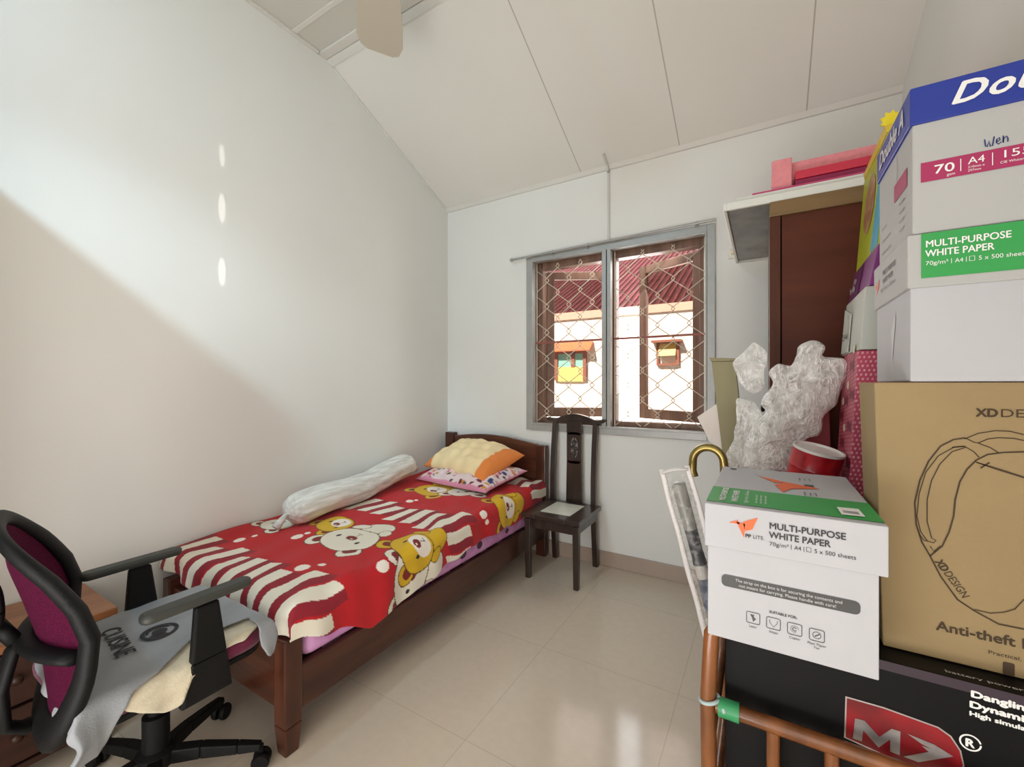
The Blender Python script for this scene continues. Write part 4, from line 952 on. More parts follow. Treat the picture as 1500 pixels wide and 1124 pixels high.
# --- black box with a red emblem
M['blackcard'] = mat('black_card', (13, 12, 14), .5, spec=.2, var=.15, vscale=5)
mz = thing('black_box', 'large glossy black box with red emblem standing in the cane rack', 'box', (.25, 1.18, .302))
mx0, mx1, my0, my1 = -.074, .550, 1.012, 1.350
MB().box(mx0, mx1, my0, my1, .302, .745).build('carton', M['blackcard'], mz, bevel=.002)
fm_ = (0, my0 - .0005, 0)
em = [(.130, .659), (.185, .660), (.258, .654), (.274, .645), (.286, .625), (.290, .602), (.288, .575), (.25, .562), (.128, .580)]
bor = MB().poly(fm_, X3, Z3, [(x, z) for x, z in em]).build('emblem_border', mat('silver_print', (200, 190, 190), .3, metal=.6), mz)
cxe, cze = .21, .615
rm = mat('red_print', (170, 22, 34), .35, c2=(110, 12, 22), vscale=9)
eb = MB().poly(fm_, X3, Z3, [(cxe + (x - cxe) * .972, cze + (z - cze) * .94) for x, z in em], lift=.0013).build('emblem', rm, mz)
chm = mat('chrome_print', (176, 172, 170), .3, metal=.5, c2=(96, 92, 92), vscale=14)
lt = MB(); e0 = (0, my0 - .002, 0)
lt.poly(e0, X3, Z3, [(.141, .585), (.154, .585), (.156, .606), (.178, .584), (.194, .606), (.194, .584), (.207, .583), (.208, .626), (.196, .626), (.179, .604), (.158, .625), (.144, .624)])
lt.poly(e0, X3, Z3, [(.217, .626), (.252, .622), (.276, .612), (.252, .612), (.236, .616)]).poly(e0, X3, Z3, [(.276, .612), (.232, .582), (.212, .583), (.245, .606), (.236, .613)])
lt.build('emblem_letters', chm, eb)
a = MB().stroke(fm_, X3, Z3, [(.297 + .0125 * math.cos(j * .25), .6435 + .0125 * math.sin(j * .25)) for j in range(27)], .0024).text('R', (.2905, my0 - .0005, .6365), X3, Z3, .0185, bold=.0009)
a.text('Dangling', (.297, my0 - .0005, .722), X3, Z3, .0150, bold=.0010, width=.07).text('Dynamism', (.2955, my0 - .0005, .704), X3, Z3, .0150, bold=.0010, width=.085).text('High simulation', (.2955, my0 - .0005, .690), X3, Z3, .0105, bold=.0006, width=.085)
a.build('printed_lettering', M['whiteink'], mz)
MB().text('battery powered helicopter', (.27, my0 + .012, .7455), X3, Y3, .011, width=.18).text('radio control', (.47, my0 + .012, .7455), X3, Y3, .011, width=.08).build('printed_lettering', M['lite'], mz)
MB().box(-.070, .546, my0 - .0012, my0 - .0002, .728, .7445).build('lid_edge', mat('plum_card', (58, 44, 56), .4), mz)

# --- cane rack
M['cane'] = mat('cane_brown', (142, 86, 44), .32, c2=(102, 58, 27), vscale=20, stretch=(1, 1, .3), coat=.3)
rk = thing('cane_rack', 'bent brown cane rack holding the black box at the lower right', 'rack', (.23, 1.15, 0))
for x, y, z in ((-.1, .972, .742), (.57, .972, .745), (-.1, 1.366, .60), (.57, 1.366, .60)):
    MB().tube([(x, y, 0), (x, y, z * .5), (x - .003, y, z * .8), (x + .004, y, z - .012), (x + .010, y, z)], [.0155, .0155, .0155, .015, .013], 16).build('post', M['cane'], rk, smooth='auto')
rl = MB().tube([(-.088, .972, .583), (.555, .972, .583)], .0145, 14).tube([(-.088, .972, .29), (.555, .972, .29)], .0125, 12); rl.tube([(-.088, 1.366, .52), (.555, 1.366, .52)], .0125, 12)
for z in (.29, .52): rl.tube([(-.1, .985, z), (-.1, 1.353, z)], .0125, 12).tube([(.57, .985, z), (.57, 1.353, z)], .0125, 12)
rl.build('rail', M['cane'], rk, smooth='auto')
for k in range(7): MB().tube([(.013 + k * .092, .972, .30), (.013 + k * .092, .972, .573)], .0115, 12).build('baluster', M['cane'], rk, smooth='auto')
dk = MB()
for k in range(9): dk.box(-.085, .555, .995 + k * .041, 1.025 + k * .041, .288, .301)
dk.build('slats', M['cane'], rk, bevel=.003)
MB().tube([(-.083, .972, .583), (-.045, .972, .583)], .0185, 16).build('green_tape', mat('green_tape', (52, 146, 92), .4), rk, smooth='auto', label='green tape wrapped round the rail end')
MB().tube([(-.1 + .018 * math.cos(R(t_)), .972 + .018 * math.sin(R(t_)), .592 + .006 * math.cos(R(t_))) for t_ in range(0, 361, 20)] + [(-.07, .953, .585)], .004, 8).build('tie', mat('pale_tie', (170, 190, 190), .5), rk, smooth=True, label='pale blue cord tied round the post')

# ------------------------------------------------------------------ things behind: storage carton and what stands on it
sc_ = thing('storage_carton', 'plum pink carton behind the white paper carton holding the red tin', 'carton', (.3, 1.62, 0))
MB().box(.045, .575, 1.395, 1.86, 0, .900).build('body', mat('plum_carton', (168, 96, 112), .6, var=.1), sc_, bevel=.003)
gf = MB(); tz = .908
gf.hexa([(.155, 1.392, .905), (.34, 1.392, .962), (.34, 1.432, .962), (.155, 1.432, .905)], [(.152, 1.392, .917), (.337, 1.392, .974), (.337, 1.432, .974), (.152, 1.432, .917)])
gb = gf.build('green_folder', mat('lime_card', (126, 168, 72), .5), None, origin=(.25, 1.41, .905), bevel=.001)
tag(gb, 'narrow green folder tilted against the foot of the patterned gift box', 'folder')
# red tin
rt = thing('red_tin', 'red round tin with white rim leaning beside the patterned gift box', 'tin', (.117, 1.50, .90))
M['redt'] = mat('red_tin_print', (196, 26, 40), .3, c2=(150, 16, 30), vscale=26, coat=.3)
ax_ = Vector((.22, -.12, 1)).normalized(); tc_ = Vector((.100, 1.512, .918))
k_ = .88
MB().lathe([(r_ * k_, z_) for r_, z_ in [(.03, 0), (.066, .002), (.068, .01), (.068, .045), (.0695, .048), (.068, .051), (.070, .09), (.0715, .093), (.070, .096), (.071, .13), (.071, .142)]], tc_, 40, ax_).build('body', M['redt'], rt, smooth='auto')
MB().lathe([(r_ * k_, z_) for r_, z_ in [(.0715, .1425), (.072, .150), (.067, .150), (.064, .144), (.01, .1435)]], tc_, 40, ax_).build('rim', mat('white_enamel', (232, 230, 226), .3), rt, smooth='auto', label='white inner rim')
bd = MB(); side = (Vector((-.15, -1, 0)) - ax_ * Vector((-.15, -1, 0)).dot(ax_)).normalized()
bd.lathe([(.011, 0), (.011, .0012), (.002, .0014)], tc_ + ax_ * .062 + side * .0608, 20, side); bd.build('badge', M['whiteink'], rt, label='small round white badge')
# gift box
def gift_mat():
    m = mat('gift_paper', (196, 70, 96), .45); nt = m.node_tree; b = nt.nodes['Principled BSDF']
    tc = nt.nodes.new('ShaderNodeTexCoord'); mp = nt.nodes.new('ShaderNodeMapping'); mp.inputs['Rotation'].default_value = (R(8), 0, 0); nt.links.new(tc.outputs['Object'], mp.inputs[0])
    br = nt.nodes.new('ShaderNodeTexBrick'); br.inputs['Scale'].default_value = 1; br.inputs['Brick Width'].default_value = .010; br.inputs['Row Height'].default_value = .0115; br.inputs['Mortar Size'].default_value = .003
    br.inputs['Color1'].default_value = lin((226, 172, 178)); br.inputs['Color2'].default_value = lin((206, 128, 142)); br.inputs['Mortar'].default_value = lin((186, 66, 92))
    sw = nt.nodes.new('ShaderNodeSeparateXYZ'); cb_ = nt.nodes.new('ShaderNodeCombineXYZ'); ad = nt.nodes.new('ShaderNodeMath'); ad.operation = 'ADD'
    nt.links.new(mp.outputs[0], sw.inputs[0]); nt.links.new(sw.outputs['X'], ad.inputs[0]); nt.links.new(sw.outputs['Y'], ad.inputs[1]); nt.links.new(ad.outputs[0], cb_.inputs['X']); nt.links.new(sw.outputs['Z'], cb_.inputs['Y'])
    nt.links.new(cb_.outputs[0], br.inputs['Vector']); nt.links.new(br.outputs['Color'], b.inputs['Base Color']); return m
gx = thing('gift_box', 'tall gift box in pink and red patterned paper with dark bows', 'gift box', (.36, 1.58, .90))
MB().hexa([(.190, 1.442, .9015), (.50, 1.442, .9015), (.50, 1.69, .9015), (.190, 1.69, .9015)], [(.212, 1.442, 1.338), (.50, 1.442, 1.338), (.50, 1.69, 1.338), (.214, 1.69, 1.338)]).build('box', gift_mat(), gx, bevel=.002)
def gface(y, z): return Vector((.190 + .0226 * (z - .9015) / .4365 - .0012, y, z))
wine = mat('wine_print', (132, 26, 62), .45); crm = mat('cream_print', (232, 220, 190), .5)
for k, (y, z) in enumerate(((1.54, .985), (1.60, 1.075), (1.50, 1.13), (1.58, 1.20), (1.64, 1.28), (1.52, 1.30), (1.66, .96), (1.65, 1.15), (1.48, 1.03), (1.49, 1.22))):
    b_ = MB()
    for s_ in (-1, 1):
        b_.add([gface(y, z), gface(y + s_ * .030, z + .020), gface(y + s_ * .034, z), gface(y + s_ * .028, z - .020)], [(0, 1, 2, 3)])
    b_.add([gface(y + .011 * math.cos(j), z + .013 * math.sin(j)) + Vector((-.0004, 0, 0)) for j in [i * .785 for i in range(8)]], [tuple(range(8))]).build('printed_bow', wine, gx)
    if k in (1, 3, 5, 7): MB().add([gface(y - .02 + .018 * math.cos(j), z + .045 + .012 * math.sin(j)) for j in [i * .524 for i in range(12)]], [tuple(range(12))]).build('printed_patch', crm, gx)
# grey, purple and lime boxes on the gift box
gr = thing('grey_box', 'pale grey box between the gift box and the purple box behind the cartons', 'box', (.36, 1.58, 1.339))
MB().hexa([(.214, 1.43, 1.3395), (.50, 1.43, 1.3395), (.50, 1.75, 1.3395), (.216, 1.75, 1.3395)], [(.226, 1.43, 1.505), (.50, 1.43, 1.505), (.50, 1.75, 1.505), (.228, 1.75, 1.505)]).build('carton', mat('grey_carton', (190, 192, 182), .6), gr, bevel=.002)
def gl(y, z): return Vector((.214 + .012 * (z - 1.3395) / .1655 - .001, y, z))
MB().add([gl(1.749, 1.345), gl(1.60, 1.345), gl(1.60, 1.455), gl(1.749, 1.49)], [(0, 1, 2, 3)]).build('label', mat('pale_label', (214, 216, 206), .6), gr)
MB().text('25-44', tuple(gl(1.73, 1.385) + Vector((-.0006, 0, 0))), (0, -1, 0), Z3, .03, width=.09).stroke(tuple(gl(0, 1.345)), (0, -1, 0), Z3, [(-1.597, .0), (-1.597, .11)], .005).build('printed_lettering', M['darkink'], gr)
pu = thing('purple_box', 'purple box between the grey box and the lime green box', 'box', (.37, 1.58, 1.506))
MB().hexa([(.232, 1.42, 1.506), (.50, 1.42, 1.506), (.50, 1.76, 1.506), (.236, 1.76, 1.506)], [(.250, 1.42, 1.61), (.50, 1.42, 1.61), (.50, 1.76, 1.61), (.252, 1.76, 1.61)]).build('carton', mat('purple_carton', (126, 44, 118), .45), pu, bevel=.002)
def pf(y, z): return Vector((.233 + .018 * (z - 1.506) / .104 + .002 * (y - 1.42) / .34 - .0022, y, z))
MB().add([pf(1.755, 1.51), pf(1.60, 1.51), pf(1.60, 1.606), pf(1.755, 1.606)], [(0, 1, 2, 3)]).build('side_print', mat('plum_print', (104, 38, 92), .45), pu)
MB().text('family', tuple(pf(1.745, 1.535) + Vector((-.001, 0, 0))), (0, -1, 0), Z3, .03, width=.09).text('fun', tuple(pf(1.70, 1.56) + Vector((-.001, 0, 0))), (0, -1, 0), Z3, .025, width=.04).build('printed_lettering', M['lite'], pu)
ly_ = thing('lime_box', 'tall lime green box standing on the purple box behind the cartons', 'box', (.38, 1.6, 1.611))
MB().hexa([(.252, 1.44, 1.611), (.50, 1.44, 1.611), (.50, 1.76, 1.611), (.254, 1.76, 1.611)], [(.274, 1.44, 1.905), (.50, 1.44, 1.905), (.50, 1.76, 1.905), (.275, 1.76, 1.905)]).build('carton', mat('lime_carton', (176, 184, 40), .45), ly_, bevel=.002)
def lfc(y, z): return Vector((.253 + .0215 * (z - 1.611) / .294 - .0014, y, z))
ov = [(1.62 + .075 * math.cos(j * .26), 1.78 + .085 * math.sin(j * .26)) for j in range(24)]
pic = MB().add([lfc(y, z) for y, z in ov], [tuple(range(24))]).build('oval_picture', mat('tan_print', (190, 150, 104), .5, c2=(150, 96, 66), vscale=30), ly_)
MB().add([lfc(1.535, 1.615), lfc(1.442, 1.615), lfc(1.442, 1.80), lfc(1.51, 1.80)], [(0, 1, 2, 3)]).build('blue_print', mat('sky_print', (66, 160, 190), .5), ly_)
MB().hexa([(.272, 1.45, 1.9055), (.46, 1.45, 1.9055), (.46, 1.757, 1.9055), (.274, 1.757, 1.9055)], [(.268, 1.45, 1.925), (.46, 1.45, 1.925), (.46, 1.757, 1.925), (.272, 1.757, 1.925)]).build('lid', mat('amber_print', (222, 190, 56), .45), ly_, bevel=.002)
st8 = MB(); cst = Vector((.285, 1.47, 1.945))
P_ = [(.026 * (1.0 if j % 2 == 0 else .7) * math.cos(j * math.pi / 9), .026 * (1.0 if j % 2 == 0 else .7) * math.sin(j * math.pi / 9)) for j in range(18)]
st8.prism([(cst.x + a_ * .9, cst.y, cst.z + b_) for a_, b_ in P_], (0, .006, 0)).box(cst.x - .004, cst.x + .004, cst.y, cst.y + .006, 1.915, cst.z - .015)
st8.build('star_tag', mat('yellow_tag', (240, 220, 40), .5), ly_)

# red paper bag behind the wrap
rb = thing('red_paper_bag', 'plain dark red paper bag behind the bubble wrap beside the wardrobe', 'paper bag', (.11, 1.78, .90))
MB().hexa([(.05, 1.70, .9015), (.185, 1.70, .9015), (.185, 1.85, .9015), (.05, 1.85, .9015)], [(.062, 1.765, 1.25), (.183, 1.765, 1.25), (.183, 1.785, 1.25), (.062, 1.785, 1.25)]).build('bag', mat('dark_red_paper', (150, 36, 48), .5, var=.15), rb, bevel=.002)
MB().tube([(.09, 1.765, 1.24), (.10, 1.76, 1.275), (.13, 1.76, 1.285), (.15, 1.76, 1.275), (.16, 1.765, 1.24)], .003, 8).build('handle', M['berry'], rb)

# cardboard strip, loose paper, cane umbrella, sleeved umbrella
M['olive'] = mat('olive_card', (150, 142, 108), .7, var=.12, vscale=12, stretch=(1, 1, .2))
cs = thing('cardboard_strip', 'tall olive cardboard box strip standing between window and bubble wrap', 'cardboard', (-.07, 1.80, 0))
MB().hexa([(-.035, 1.80, 0), (.03, 1.80, 0), (.03, 1.84, 0), (-.035, 1.84, 0)], [(-.178, 1.80, 1.335), (-.098, 1.80, 1.335), (-.098, 1.84, 1.335), (-.178, 1.84, 1.335)]).build('strip', M['olive'], cs, bevel=.002)
MB().hexa([(-.180, 1.795, 1.3355), (-.096, 1.795, 1.3355), (-.096, 1.842, 1.3355), (-.180, 1.842, 1.3355)], [(-.186, 1.79, 1.35), (-.10, 1.795, 1.345), (-.10, 1.842, 1.345), (-.184, 1.842, 1.35)]).build('flap', M['olive'], cs)
pa = MB().add([(-.235, 1.846, 1.115), (-.19, 1.850, 1.02), (-.145, 1.8415, .99), (-.13, 1.8415, 1.10), (-.165, 1.8415, 1.17), (-.19, 1.845, 1.15)], [(0, 1, 2, 3, 4, 5)])
po = pa.build('paper_scrap', mat('scrap_paper', (226, 216, 208), .7), None, origin=(-.17, 1.85, 1.0)); po.modifiers.new('s', 'SOLIDIFY').thickness = .001
tag(po, 'small crumpled white paper sticking out left of the cardboard strip', 'paper')
M['gold'] = mat('olive_gold', (146, 128, 72), .25, metal=.75)
cu_ = thing('umbrella', 'long umbrella with a golden crook handle behind the white paper carton', 'umbrella', (-.112, 1.50, 0))
ar = [(-.1585 + .0455 * math.cos(R(t_)), 1.50, .998 + .0455 * math.sin(R(t_))) for t_ in range(0, 181, 12)]
MB().tube([(-.112, 1.50, .80), (-.112, 1.50, .93), (-.112, 1.50, .985)] + ar + [(-.205, 1.50, .965), (-.199, 1.50, .945)], .0125, 16).build('handle', M['gold'], cu_, smooth='auto')
MB().tube([(-.10, 1.50, .006), (-.10, 1.50, .06), (-.10, 1.50, .12), (-.106, 1.50, .5), (-.112, 1.50, .80)], [.005, .006, .02, .034, .018], 14).build('canopy', mat('umbrella_cloth', (70, 70, 78), .7), cu_, smooth='auto')
MB().tube([(-.112, 1.50, .925), (-.112, 1.50, .938)], .018, 14).build('collar', M['whiteink'], cu_, smooth='auto')
su = thing('umbrella', 'folded umbrella in a clear plastic sleeve leaning left of the paper carton', 'umbrella', (-.12, 1.42, 0))
U0, U1 = Vector((.010, 1.43, .0)), Vector((-.252, 1.43, .985)); du = (U1 - U0).normalized(); nu = Vector((du.z, 0, -du.x)).normalized()
def al(q): return U0.lerp(U1, q)
MB().tube([al(.005), al(.10), al(.40), al(.66)], [.006, .02, .026, .021], 14).build('canopy', mat('navy_cloth', (58, 62, 76), .7, c2=(150, 160, 176), vscale=9), su, smooth=True)
MB().tube([al(.66), al(.69), al(.70)], [.02, .02, .018], 16).build('band', mat('light_band', (186, 180, 172), .5), su, smooth='auto')
MB().tube([al(.70), al(.74), al(.805)], [.021, .019, .0195], 16).build('grip', mat('charcoal_grip', (72, 72, 74), .5), su, smooth='auto')
MB().tube([al(.805), al(.86), al(.945), al(.95)], [.020, .021, .0215, .014], 16).build('handle', mat('grey_handle', (146, 144, 136), .35), su, smooth='auto')
slv = MB(); rows = 40; pr_ = []
for i in range(rows + 1):
    q = .25 + .745 * i / rows; c_ = al(q); wv = .041 + .0012 * math.sin(i * .6)
    pr_.append((c_ - nu * wv, c_ + nu * wv))
for sgn in (-1, 1):
    vs = []
    for i, (l_, r_) in enumerate(pr_):
        for j in range(9):
            t_ = j / 8; p = l_.lerp(r_, t_); p.y += sgn * (.028 * math.sin(math.pi * t_) * min(1, (rows - i) / 3)); vs.append(p)
    slv.add(vs, [(i * 9 + j, i * 9 + j + 1, (i + 1) * 9 + j + 1, (i + 1) * 9 + j) for i in range(rows) for j in range(8)])
# frosted plastic
def film(name, white, amt, bscale, strength=.6):
    m = bpy.data.materials.new(name); m.use_nodes = True; nt = m.node_tree; nt.nodes.clear()
    o = nt.nodes.new('ShaderNodeOutputMaterial'); t = nt.nodes.new('ShaderNodeBsdfTransparent'); d = nt.nodes.new('ShaderNodeBsdfPrincipled')
    d.inputs['Base Color'].default_value = lin(white); d.inputs['Roughness'].default_value = .16; d.inputs['Specular IOR Level'].default_value = .8
    tc = nt.nodes.new('ShaderNodeTexCoord'); n = nt.nodes.new('ShaderNodeTexNoise'); n.inputs['Scale'].default_value = bscale; n.inputs['Detail'].default_value = 5; n.inputs['Distortion'].default_value = 1.2
    nt.links.new(tc.outputs['Object'], n.inputs['Vector'])
    bp = nt.nodes.new('ShaderNodeBump'); bp.inputs['Strength'].default_value = strength; bp.inputs['Distance'].default_value = .02
    nt.links.new(n.outputs['Fac'], bp.inputs['Height']); nt.links.new(bp.outputs['Normal'], d.inputs['Normal'])
    r = nt.nodes.new('ShaderNodeMapRange'); r.inputs['From Min'].default_value = .35; r.inputs['From Max'].default_value = .7; r.inputs['To Min'].default_value = amt - .18; r.inputs['To Max'].default_value = amt + .25
    lw = nt.nodes.new('ShaderNodeLayerWeight'); lw.inputs['Blend'].default_value = .35
    ad = nt.nodes.new('ShaderNodeMath'); ad.operation = 'MULTIPLY_ADD'; ad.inputs[1].default_value = .45; ad.use_clamp = True
    nt.links.new(lw.outputs['Facing'], ad.inputs[0]); nt.links.new(r.outputs[0], ad.inputs[2])
    mx = nt.nodes.new('ShaderNodeMixShader'); nt.links.new(n.outputs['Fac'], r.inputs['Value']); nt.links.new(ad.outputs[0], mx.inputs[0])
    nt.links.new(t.outputs[0], mx.inputs[1]); nt.links.new(d.outputs[0], mx.inputs[2]); nt.links.new(mx.outputs[0], o.inputs[0])
    return m
slv.build('plastic_sleeve', film('sleeve_film', (240, 236, 232), .02, 40, .15), su, smooth=True)
se = MB()
for side_ in (0, 1): se.tube([pr_[i][side_] for i in range(8, rows + 1)], .0085, 8, True, .3)
se.tube([al(.985) - nu * .041, al(.99), al(.985) + nu * .041], .012, 8, True, .4)
se.build('sleeve_hem', mat('milky_plastic', (226, 220, 216), .4), su, smooth=True)

# bubble wrap bundle: crumpled film shell
M['wrap'] = film('bubble_film', (252, 250, 246), .36, 22, .4)
def creases(m):
    nt = m.node_tree; pr = [n for n in nt.nodes if n.type == 'BSDF_PRINCIPLED'][0]; mx = [n for n in nt.nodes if n.type == 'MIX_SHADER'][0]
    tc = nt.nodes.new('ShaderNodeTexCoord'); mp = nt.nodes.new('ShaderNodeMapping'); mp.inputs['Rotation'].default_value = (0, R(-28), 0); mp.inputs['Scale'].default_value = (1, 1, .42)
    nt.links.new(tc.outputs['Object'], mp.inputs[0]); prev = None; fac = mx.inputs[0].links[0].from_socket; h = None
    for sc_n, dist, pw, amt in ((17, 1.5, 9, .55), (42, 1.0, 7, .40)):
        n = nt.nodes.new('ShaderNodeTexNoise'); n.inputs['Scale'].default_value = sc_n; n.inputs['Detail'].default_value = 2; n.inputs['Distortion'].default_value = dist
        nt.links.new(mp.outputs[0], n.inputs['Vector'])
        def op(kind, a_, b_=None):
            q = nt.nodes.new('ShaderNodeMath'); q.operation = kind; nt.links.new(a_, q.inputs[0])
            if b_ is not None:
                if hasattr(b_, 'links'): nt.links.new(b_, q.inputs[1])
                else: q.inputs[1].default_value = b_
            return q.outputs[0]
        r_ = op('ABSOLUTE', op('SUBTRACT', n.outputs['Fac'], .5)); r_ = op('MULTIPLY', r_, -5.0); r_ = op('ADD', r_, 1.0); r_ = op('MAXIMUM', r_, 0.0); r_ = op('POWER', r_, pw)
        h = r_ if h is None else op('ADD', h, r_)
        fac = op('ADD', fac, op('MULTIPLY', r_, amt))
    cl = op('MINIMUM', fac, .97); nt.links.new(cl, mx.inputs[0])
    bp = nt.nodes.new('ShaderNodeBump'); bp.inputs['Strength'].default_value = .5; bp.inputs['Distance'].default_value = .012
    nt.links.new(h, bp.inputs['Height']); nt.links.new(pr.inputs['Normal'].links[0].from_socket, bp.inputs['Normal']); nt.links.new(bp.outputs[0], pr.inputs['Normal']); pr.inputs['Roughness'].default_value = .14
creases(M['wrap'])
def noise3(p, s): 
    from mathutils import noise as nz_
    return nz_.noise(Vector(p) * s)
def crumple(name, poly, yc, bulge, parent, label=None, step=.006, seed=0, m=None):
    xs = [p[0] for p in poly]; zs = [p[1] for p in poly]
    n_ = len(poly)
    def inside(x, z):
        r_ = False
        for i in range(n_):
            (x1, z1), (x2, z2) = poly[i], poly[(i + 1) % n_]
            if (z1 > z) != (z2 > z) and x < (x2 - x1) * (z - z1) / (z2 - z1) + x1: r_ = not r_
        return r_
    def dist(x, z):
        best = 9
        for i in range(n_):
            a_ = Vector(poly[i]); b_ = Vector(poly[(i + 1) % n_]); ab = b_ - a_; t_ = max(0, min(1, (Vector((x, z)) - a_).dot(ab) / ab.length_squared))
            best = min(best, (Vector((x, z)) - a_ - ab * t_).length)
        return best
    nx = int((max(xs) - min(xs)) / step) + 2; nzn = int((max(zs) - min(zs)) / step) + 2; ids = {}; pts = []
    for i in range(nx):
        for j in range(nzn):
            x, z = min(xs) + i * step, min(zs) + j * step
            if inside(x, z): ids[(i, j)] = len(pts); pts.append((x, z, dist(x, z)))
    mb = MB()
    for sg in (-1, 1):
        vs = []
        for x, z, d_ in pts:
            e = min(1, d_ / (bulge * 1.1)); b_ = bulge * math.sqrt(max(0, 1 - (1 - e) ** 2))
            r1 = abs(noise3((x + seed, sg * 3.1, z), 16)); r2 = abs(noise3((x, sg * 5 + seed, z), 38)); r3 = noise3((x, seed, z), 9)
            y = yc + sg * (b_ * (.75 + .5 * r3) - (.030 * r1 + .006 * r2) * min(1, e * 1.5))
            jx = .006 * noise3((x, z, seed + 7), 30) * (1 - e * .5); jz = .006 * noise3((z, x, seed + 3), 30) * (1 - e * .5)
            vs.append((x + jx, y, z + jz))
        fs = []
        for (i, j), k in ids.items():
            q = [(i, j), (i + 1, j), (i + 1, j + 1), (i, j + 1)]
            if all(t_ in ids for t_ in q): fs.append(tuple(ids[t_] for t_ in q))
        xs_ = [v[0] for v in vs]; ys_ = [v[1] for v in vs]; zs_ = [v[2] for v in vs]; smooth_rim(fs, xs_, ys_, zs_, it=5)
        mb.add(list(zip(xs_, ys_, zs_)), fs)
    return mb.build(name, m or M['wrap'], parent, smooth=True, label=label)
bw_ = thing('bubble_wrap', 'crumpled clear bubble wrap bundle in front of wardrobe behind paper carton', 'bubble wrap', (.0, 1.56, .90))
crumple('wrap_sheet', [(-0.081, 0.958), (-0.075, 1.015), (-0.057, 1.072), (-0.034, 1.121), (0.002, 1.16), (-0.021, 1.176), (-0.005, 1.214), (0.017, 1.252), (0.002, 1.286), (0.024, 1.31), (0.034, 1.327), (0.045, 1.312), (0.059, 1.32), (0.072, 1.309), (0.081, 1.338), (0.083, 1.37), (0.106, 1.381), (0.126, 1.39), (0.149, 1.381), (0.163, 1.363), (0.152, 1.335), (0.18, 1.332), (0.214, 1.329), (0.219, 1.31), (0.211, 1.271), (0.202, 1.233), (0.187, 1.182), (0.158, 1.149), (0.145, 1.085), (0.113, 1.075), (0.093, 1.017), (0.083, 0.967)], 1.625, 0.065, bw_, seed=32)
crumple('wrap_fold', [(-0.104, 1.324), (-0.069, 1.358), (-0.035, 1.398), (-0.012, 1.384), (0.006, 1.359), (0.01, 1.316), (-0.001, 1.287), (0.002, 1.244), (-0.011, 1.216), (-0.031, 1.207), (-0.058, 1.226), (-0.081, 1.252), (-0.093, 1.288)], 1.66, 0.03, bw_, seed=13)
crumple('wrap_fold', [(-0.122, 0.984), (-0.116, 1.02), (-0.093, 1.066), (-0.091, 1.155), (-0.089, 1.208), (-0.03, 1.191), (-0.011, 1.161), (0.002, 1.135), (-0.015, 1.086), (-0.03, 1.024), (-0.073, 0.949), (-0.112, 0.949)], 1.66, 0.035, bw_, seed=12)

# ------------------------------------------------------------------ light, world, camera
def area(name, loc, target, size, sy, power, color):
    l = bpy.data.lights.new(name, 'AREA'); l.shape = 'RECTANGLE'; l.size = size; l.size_y = sy; l.energy = power; l.color = color
    o = bpy.data.objects.new(name, l); COL.objects.link(o); o.location = loc
    o.rotation_euler = (Vector(target) - Vector(loc)).to_track_quat('-Z', 'Y').to_euler(); return o
sun = bpy.data.lights.new('sun', 'SUN'); sun.energy = 17; sun.angle = R(.6); sun.color = (1, .96, .88)
so_ = bpy.data.objects.new('sun', sun); COL.objects.link(so_); so_.rotation_euler = Vector((.35, 1.0, -1.0)).to_track_quat('-Z', 'Y').to_euler()
sp_l = bpy.data.lights.new('high_key_spot', 'SPOT'); sp_l.energy = 78; sp_l.spot_size = R(96); sp_l.spot_blend = 1.0; sp_l.shadow_soft_size = .05; sp_l.color = (.52, .80, 1.0)  # cool key spot added high behind the camera; no window stands there
sp_o = bpy.data.objects.new('high_key_spot', sp_l); COL.objects.link(sp_o); sp_o.location = (-1.5, -1.05, 3.05); sp_o.rotation_euler = (Vector((-2.15, 1.75, 1.55)) - Vector((-1.5, -1.05, 3.05))).to_track_quat('-Z', 'Y').to_euler()
area('rear_fill', (-.75, -1.1, 1.5), (-.95, 2.0, 1.5), 1.4, 2.2, 13, (.99, .98, 1.0))  # soft fill added behind the camera; the wall there has no doorway
area('side_fill', (.30, -.85, 1.45), (-2.3, .55, 1.35), .8, 2.0, 11, (1.0, .87, .74))  # warm side fill added to lift the left wall, not a hall lamp
area('low_fill', (-.7, -.85, .25), (.3, 1.7, 2.9), 1.4, .6, 24, (1.0, .98, .96))  # low upward fill lamp added to brighten the ceiling
s2_l = bpy.data.lights.new('far_wall_boost', 'SPOT'); s2_l.energy = 150; s2_l.spot_size = R(31); s2_l.spot_blend = 1.0; s2_l.shadow_soft_size = .05; s2_l.color = (.62, .86, 1.0)  # second spot added at the key's position to brighten the far left wall
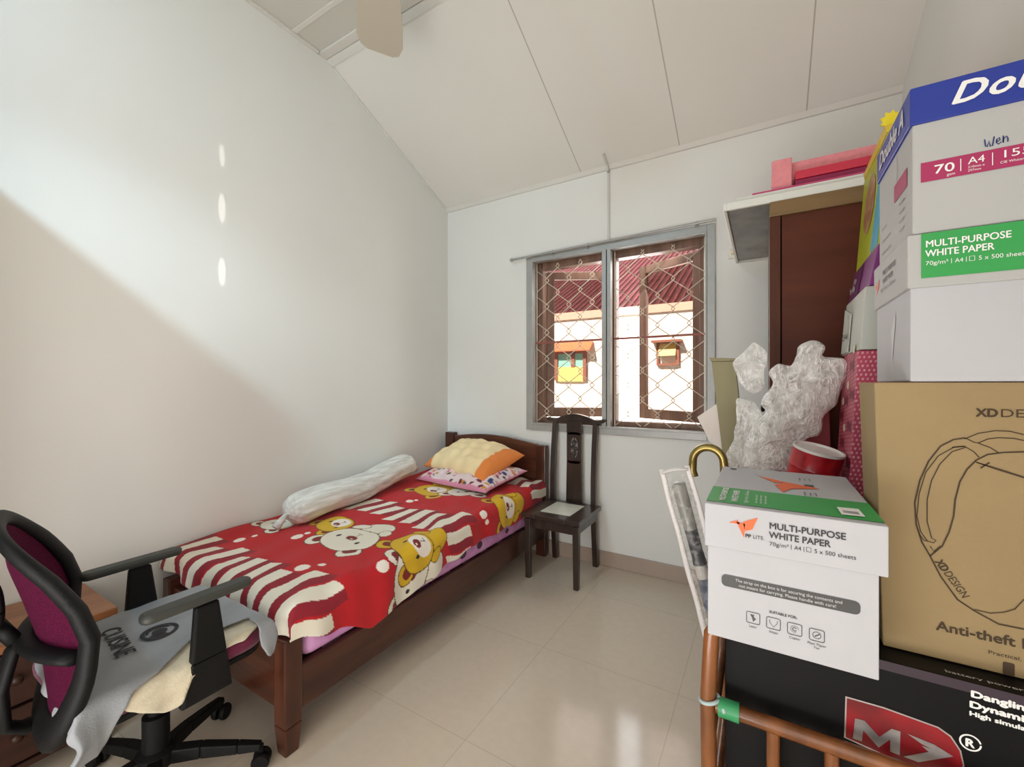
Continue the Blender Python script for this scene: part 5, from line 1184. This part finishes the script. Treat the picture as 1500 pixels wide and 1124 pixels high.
s2_o = bpy.data.objects.new('far_wall_boost', s2_l); COL.objects.link(s2_o); s2_o.location = sp_o.location; s2_o.rotation_euler = (Vector((LW, 1.55, 1.12)) - Vector((-1.5, -1.05, 3.05))).to_track_quat('-Z', 'Y').to_euler()
for z0, z1 in ((2.335, 2.44), (2.05, 2.20), (1.73, 1.885)):       # narrow spots added inside the room to imitate sun glints on the wall
    gl_ = bpy.data.lights.new('glint_spot', 'SPOT'); gl_.energy = 90; gl_.spot_size = 2 * math.atan((z1 - z0) / 2 / 2.0); gl_.spot_blend = .5; gl_.shadow_soft_size = .002; gl_.color = (1, .96, .9)
    go_ = bpy.data.objects.new('glint_spot', gl_); COL.objects.link(go_); go_.location = (-.95, 2.55, 1.5)
    go_.rotation_euler = (Vector((LW, 1.075, (z0 + z1) / 2)) - Vector((-.95, 2.55, 1.5))).to_track_quat('-Z', 'Y').to_euler(); go_.scale = (.17, 1, 1)
area('window_sky', (-.9, 3.25, 1.75), (-1.1, .8, .6), 1.3, 1.3, 36, (.96, .98, 1.0))
w_ = bpy.data.worlds.new('sky'); SC.world = w_; w_.use_nodes = True; nt = w_.node_tree
bg = nt.nodes['Background']; sk = nt.nodes.new('ShaderNodeTexSky'); sk.sky_type = 'HOSEK_WILKIE'; sk.sun_direction = (-.3, -.6, .74); sk.turbidity = 4
nt.links.new(sk.outputs[0], bg.inputs[0]); bg.inputs[1].default_value = 1.2
cam = bpy.data.cameras.new('camera'); co_ = bpy.data.objects.new('camera', cam); COL.objects.link(co_)
cam.sensor_fit = 'HORIZONTAL'; cam.sensor_width = 36; cam.lens = 621 / 1500 * 36; cam.clip_start = .02
co_.location = (0, 0, 1.25); co_.rotation_euler = (R(90), 0, math.atan2(371, 621)); SC.camera = co_
SC.view_settings.view_transform = 'Standard'; SC.view_settings.look = 'None'; SC.view_settings.exposure = 0.05
SC.cycles.max_bounces = 10; SC.cycles.transparent_max_bounces = 24; SC.cycles.use_denoising = True
try: SC.cycles.denoiser = 'OPENIMAGEDENOISE'
except Exception: pass
SC.cycles.sample_clamp_indirect = 6.0
for o in list(bpy.data.objects):
    if '_o' in o: del o['_o']
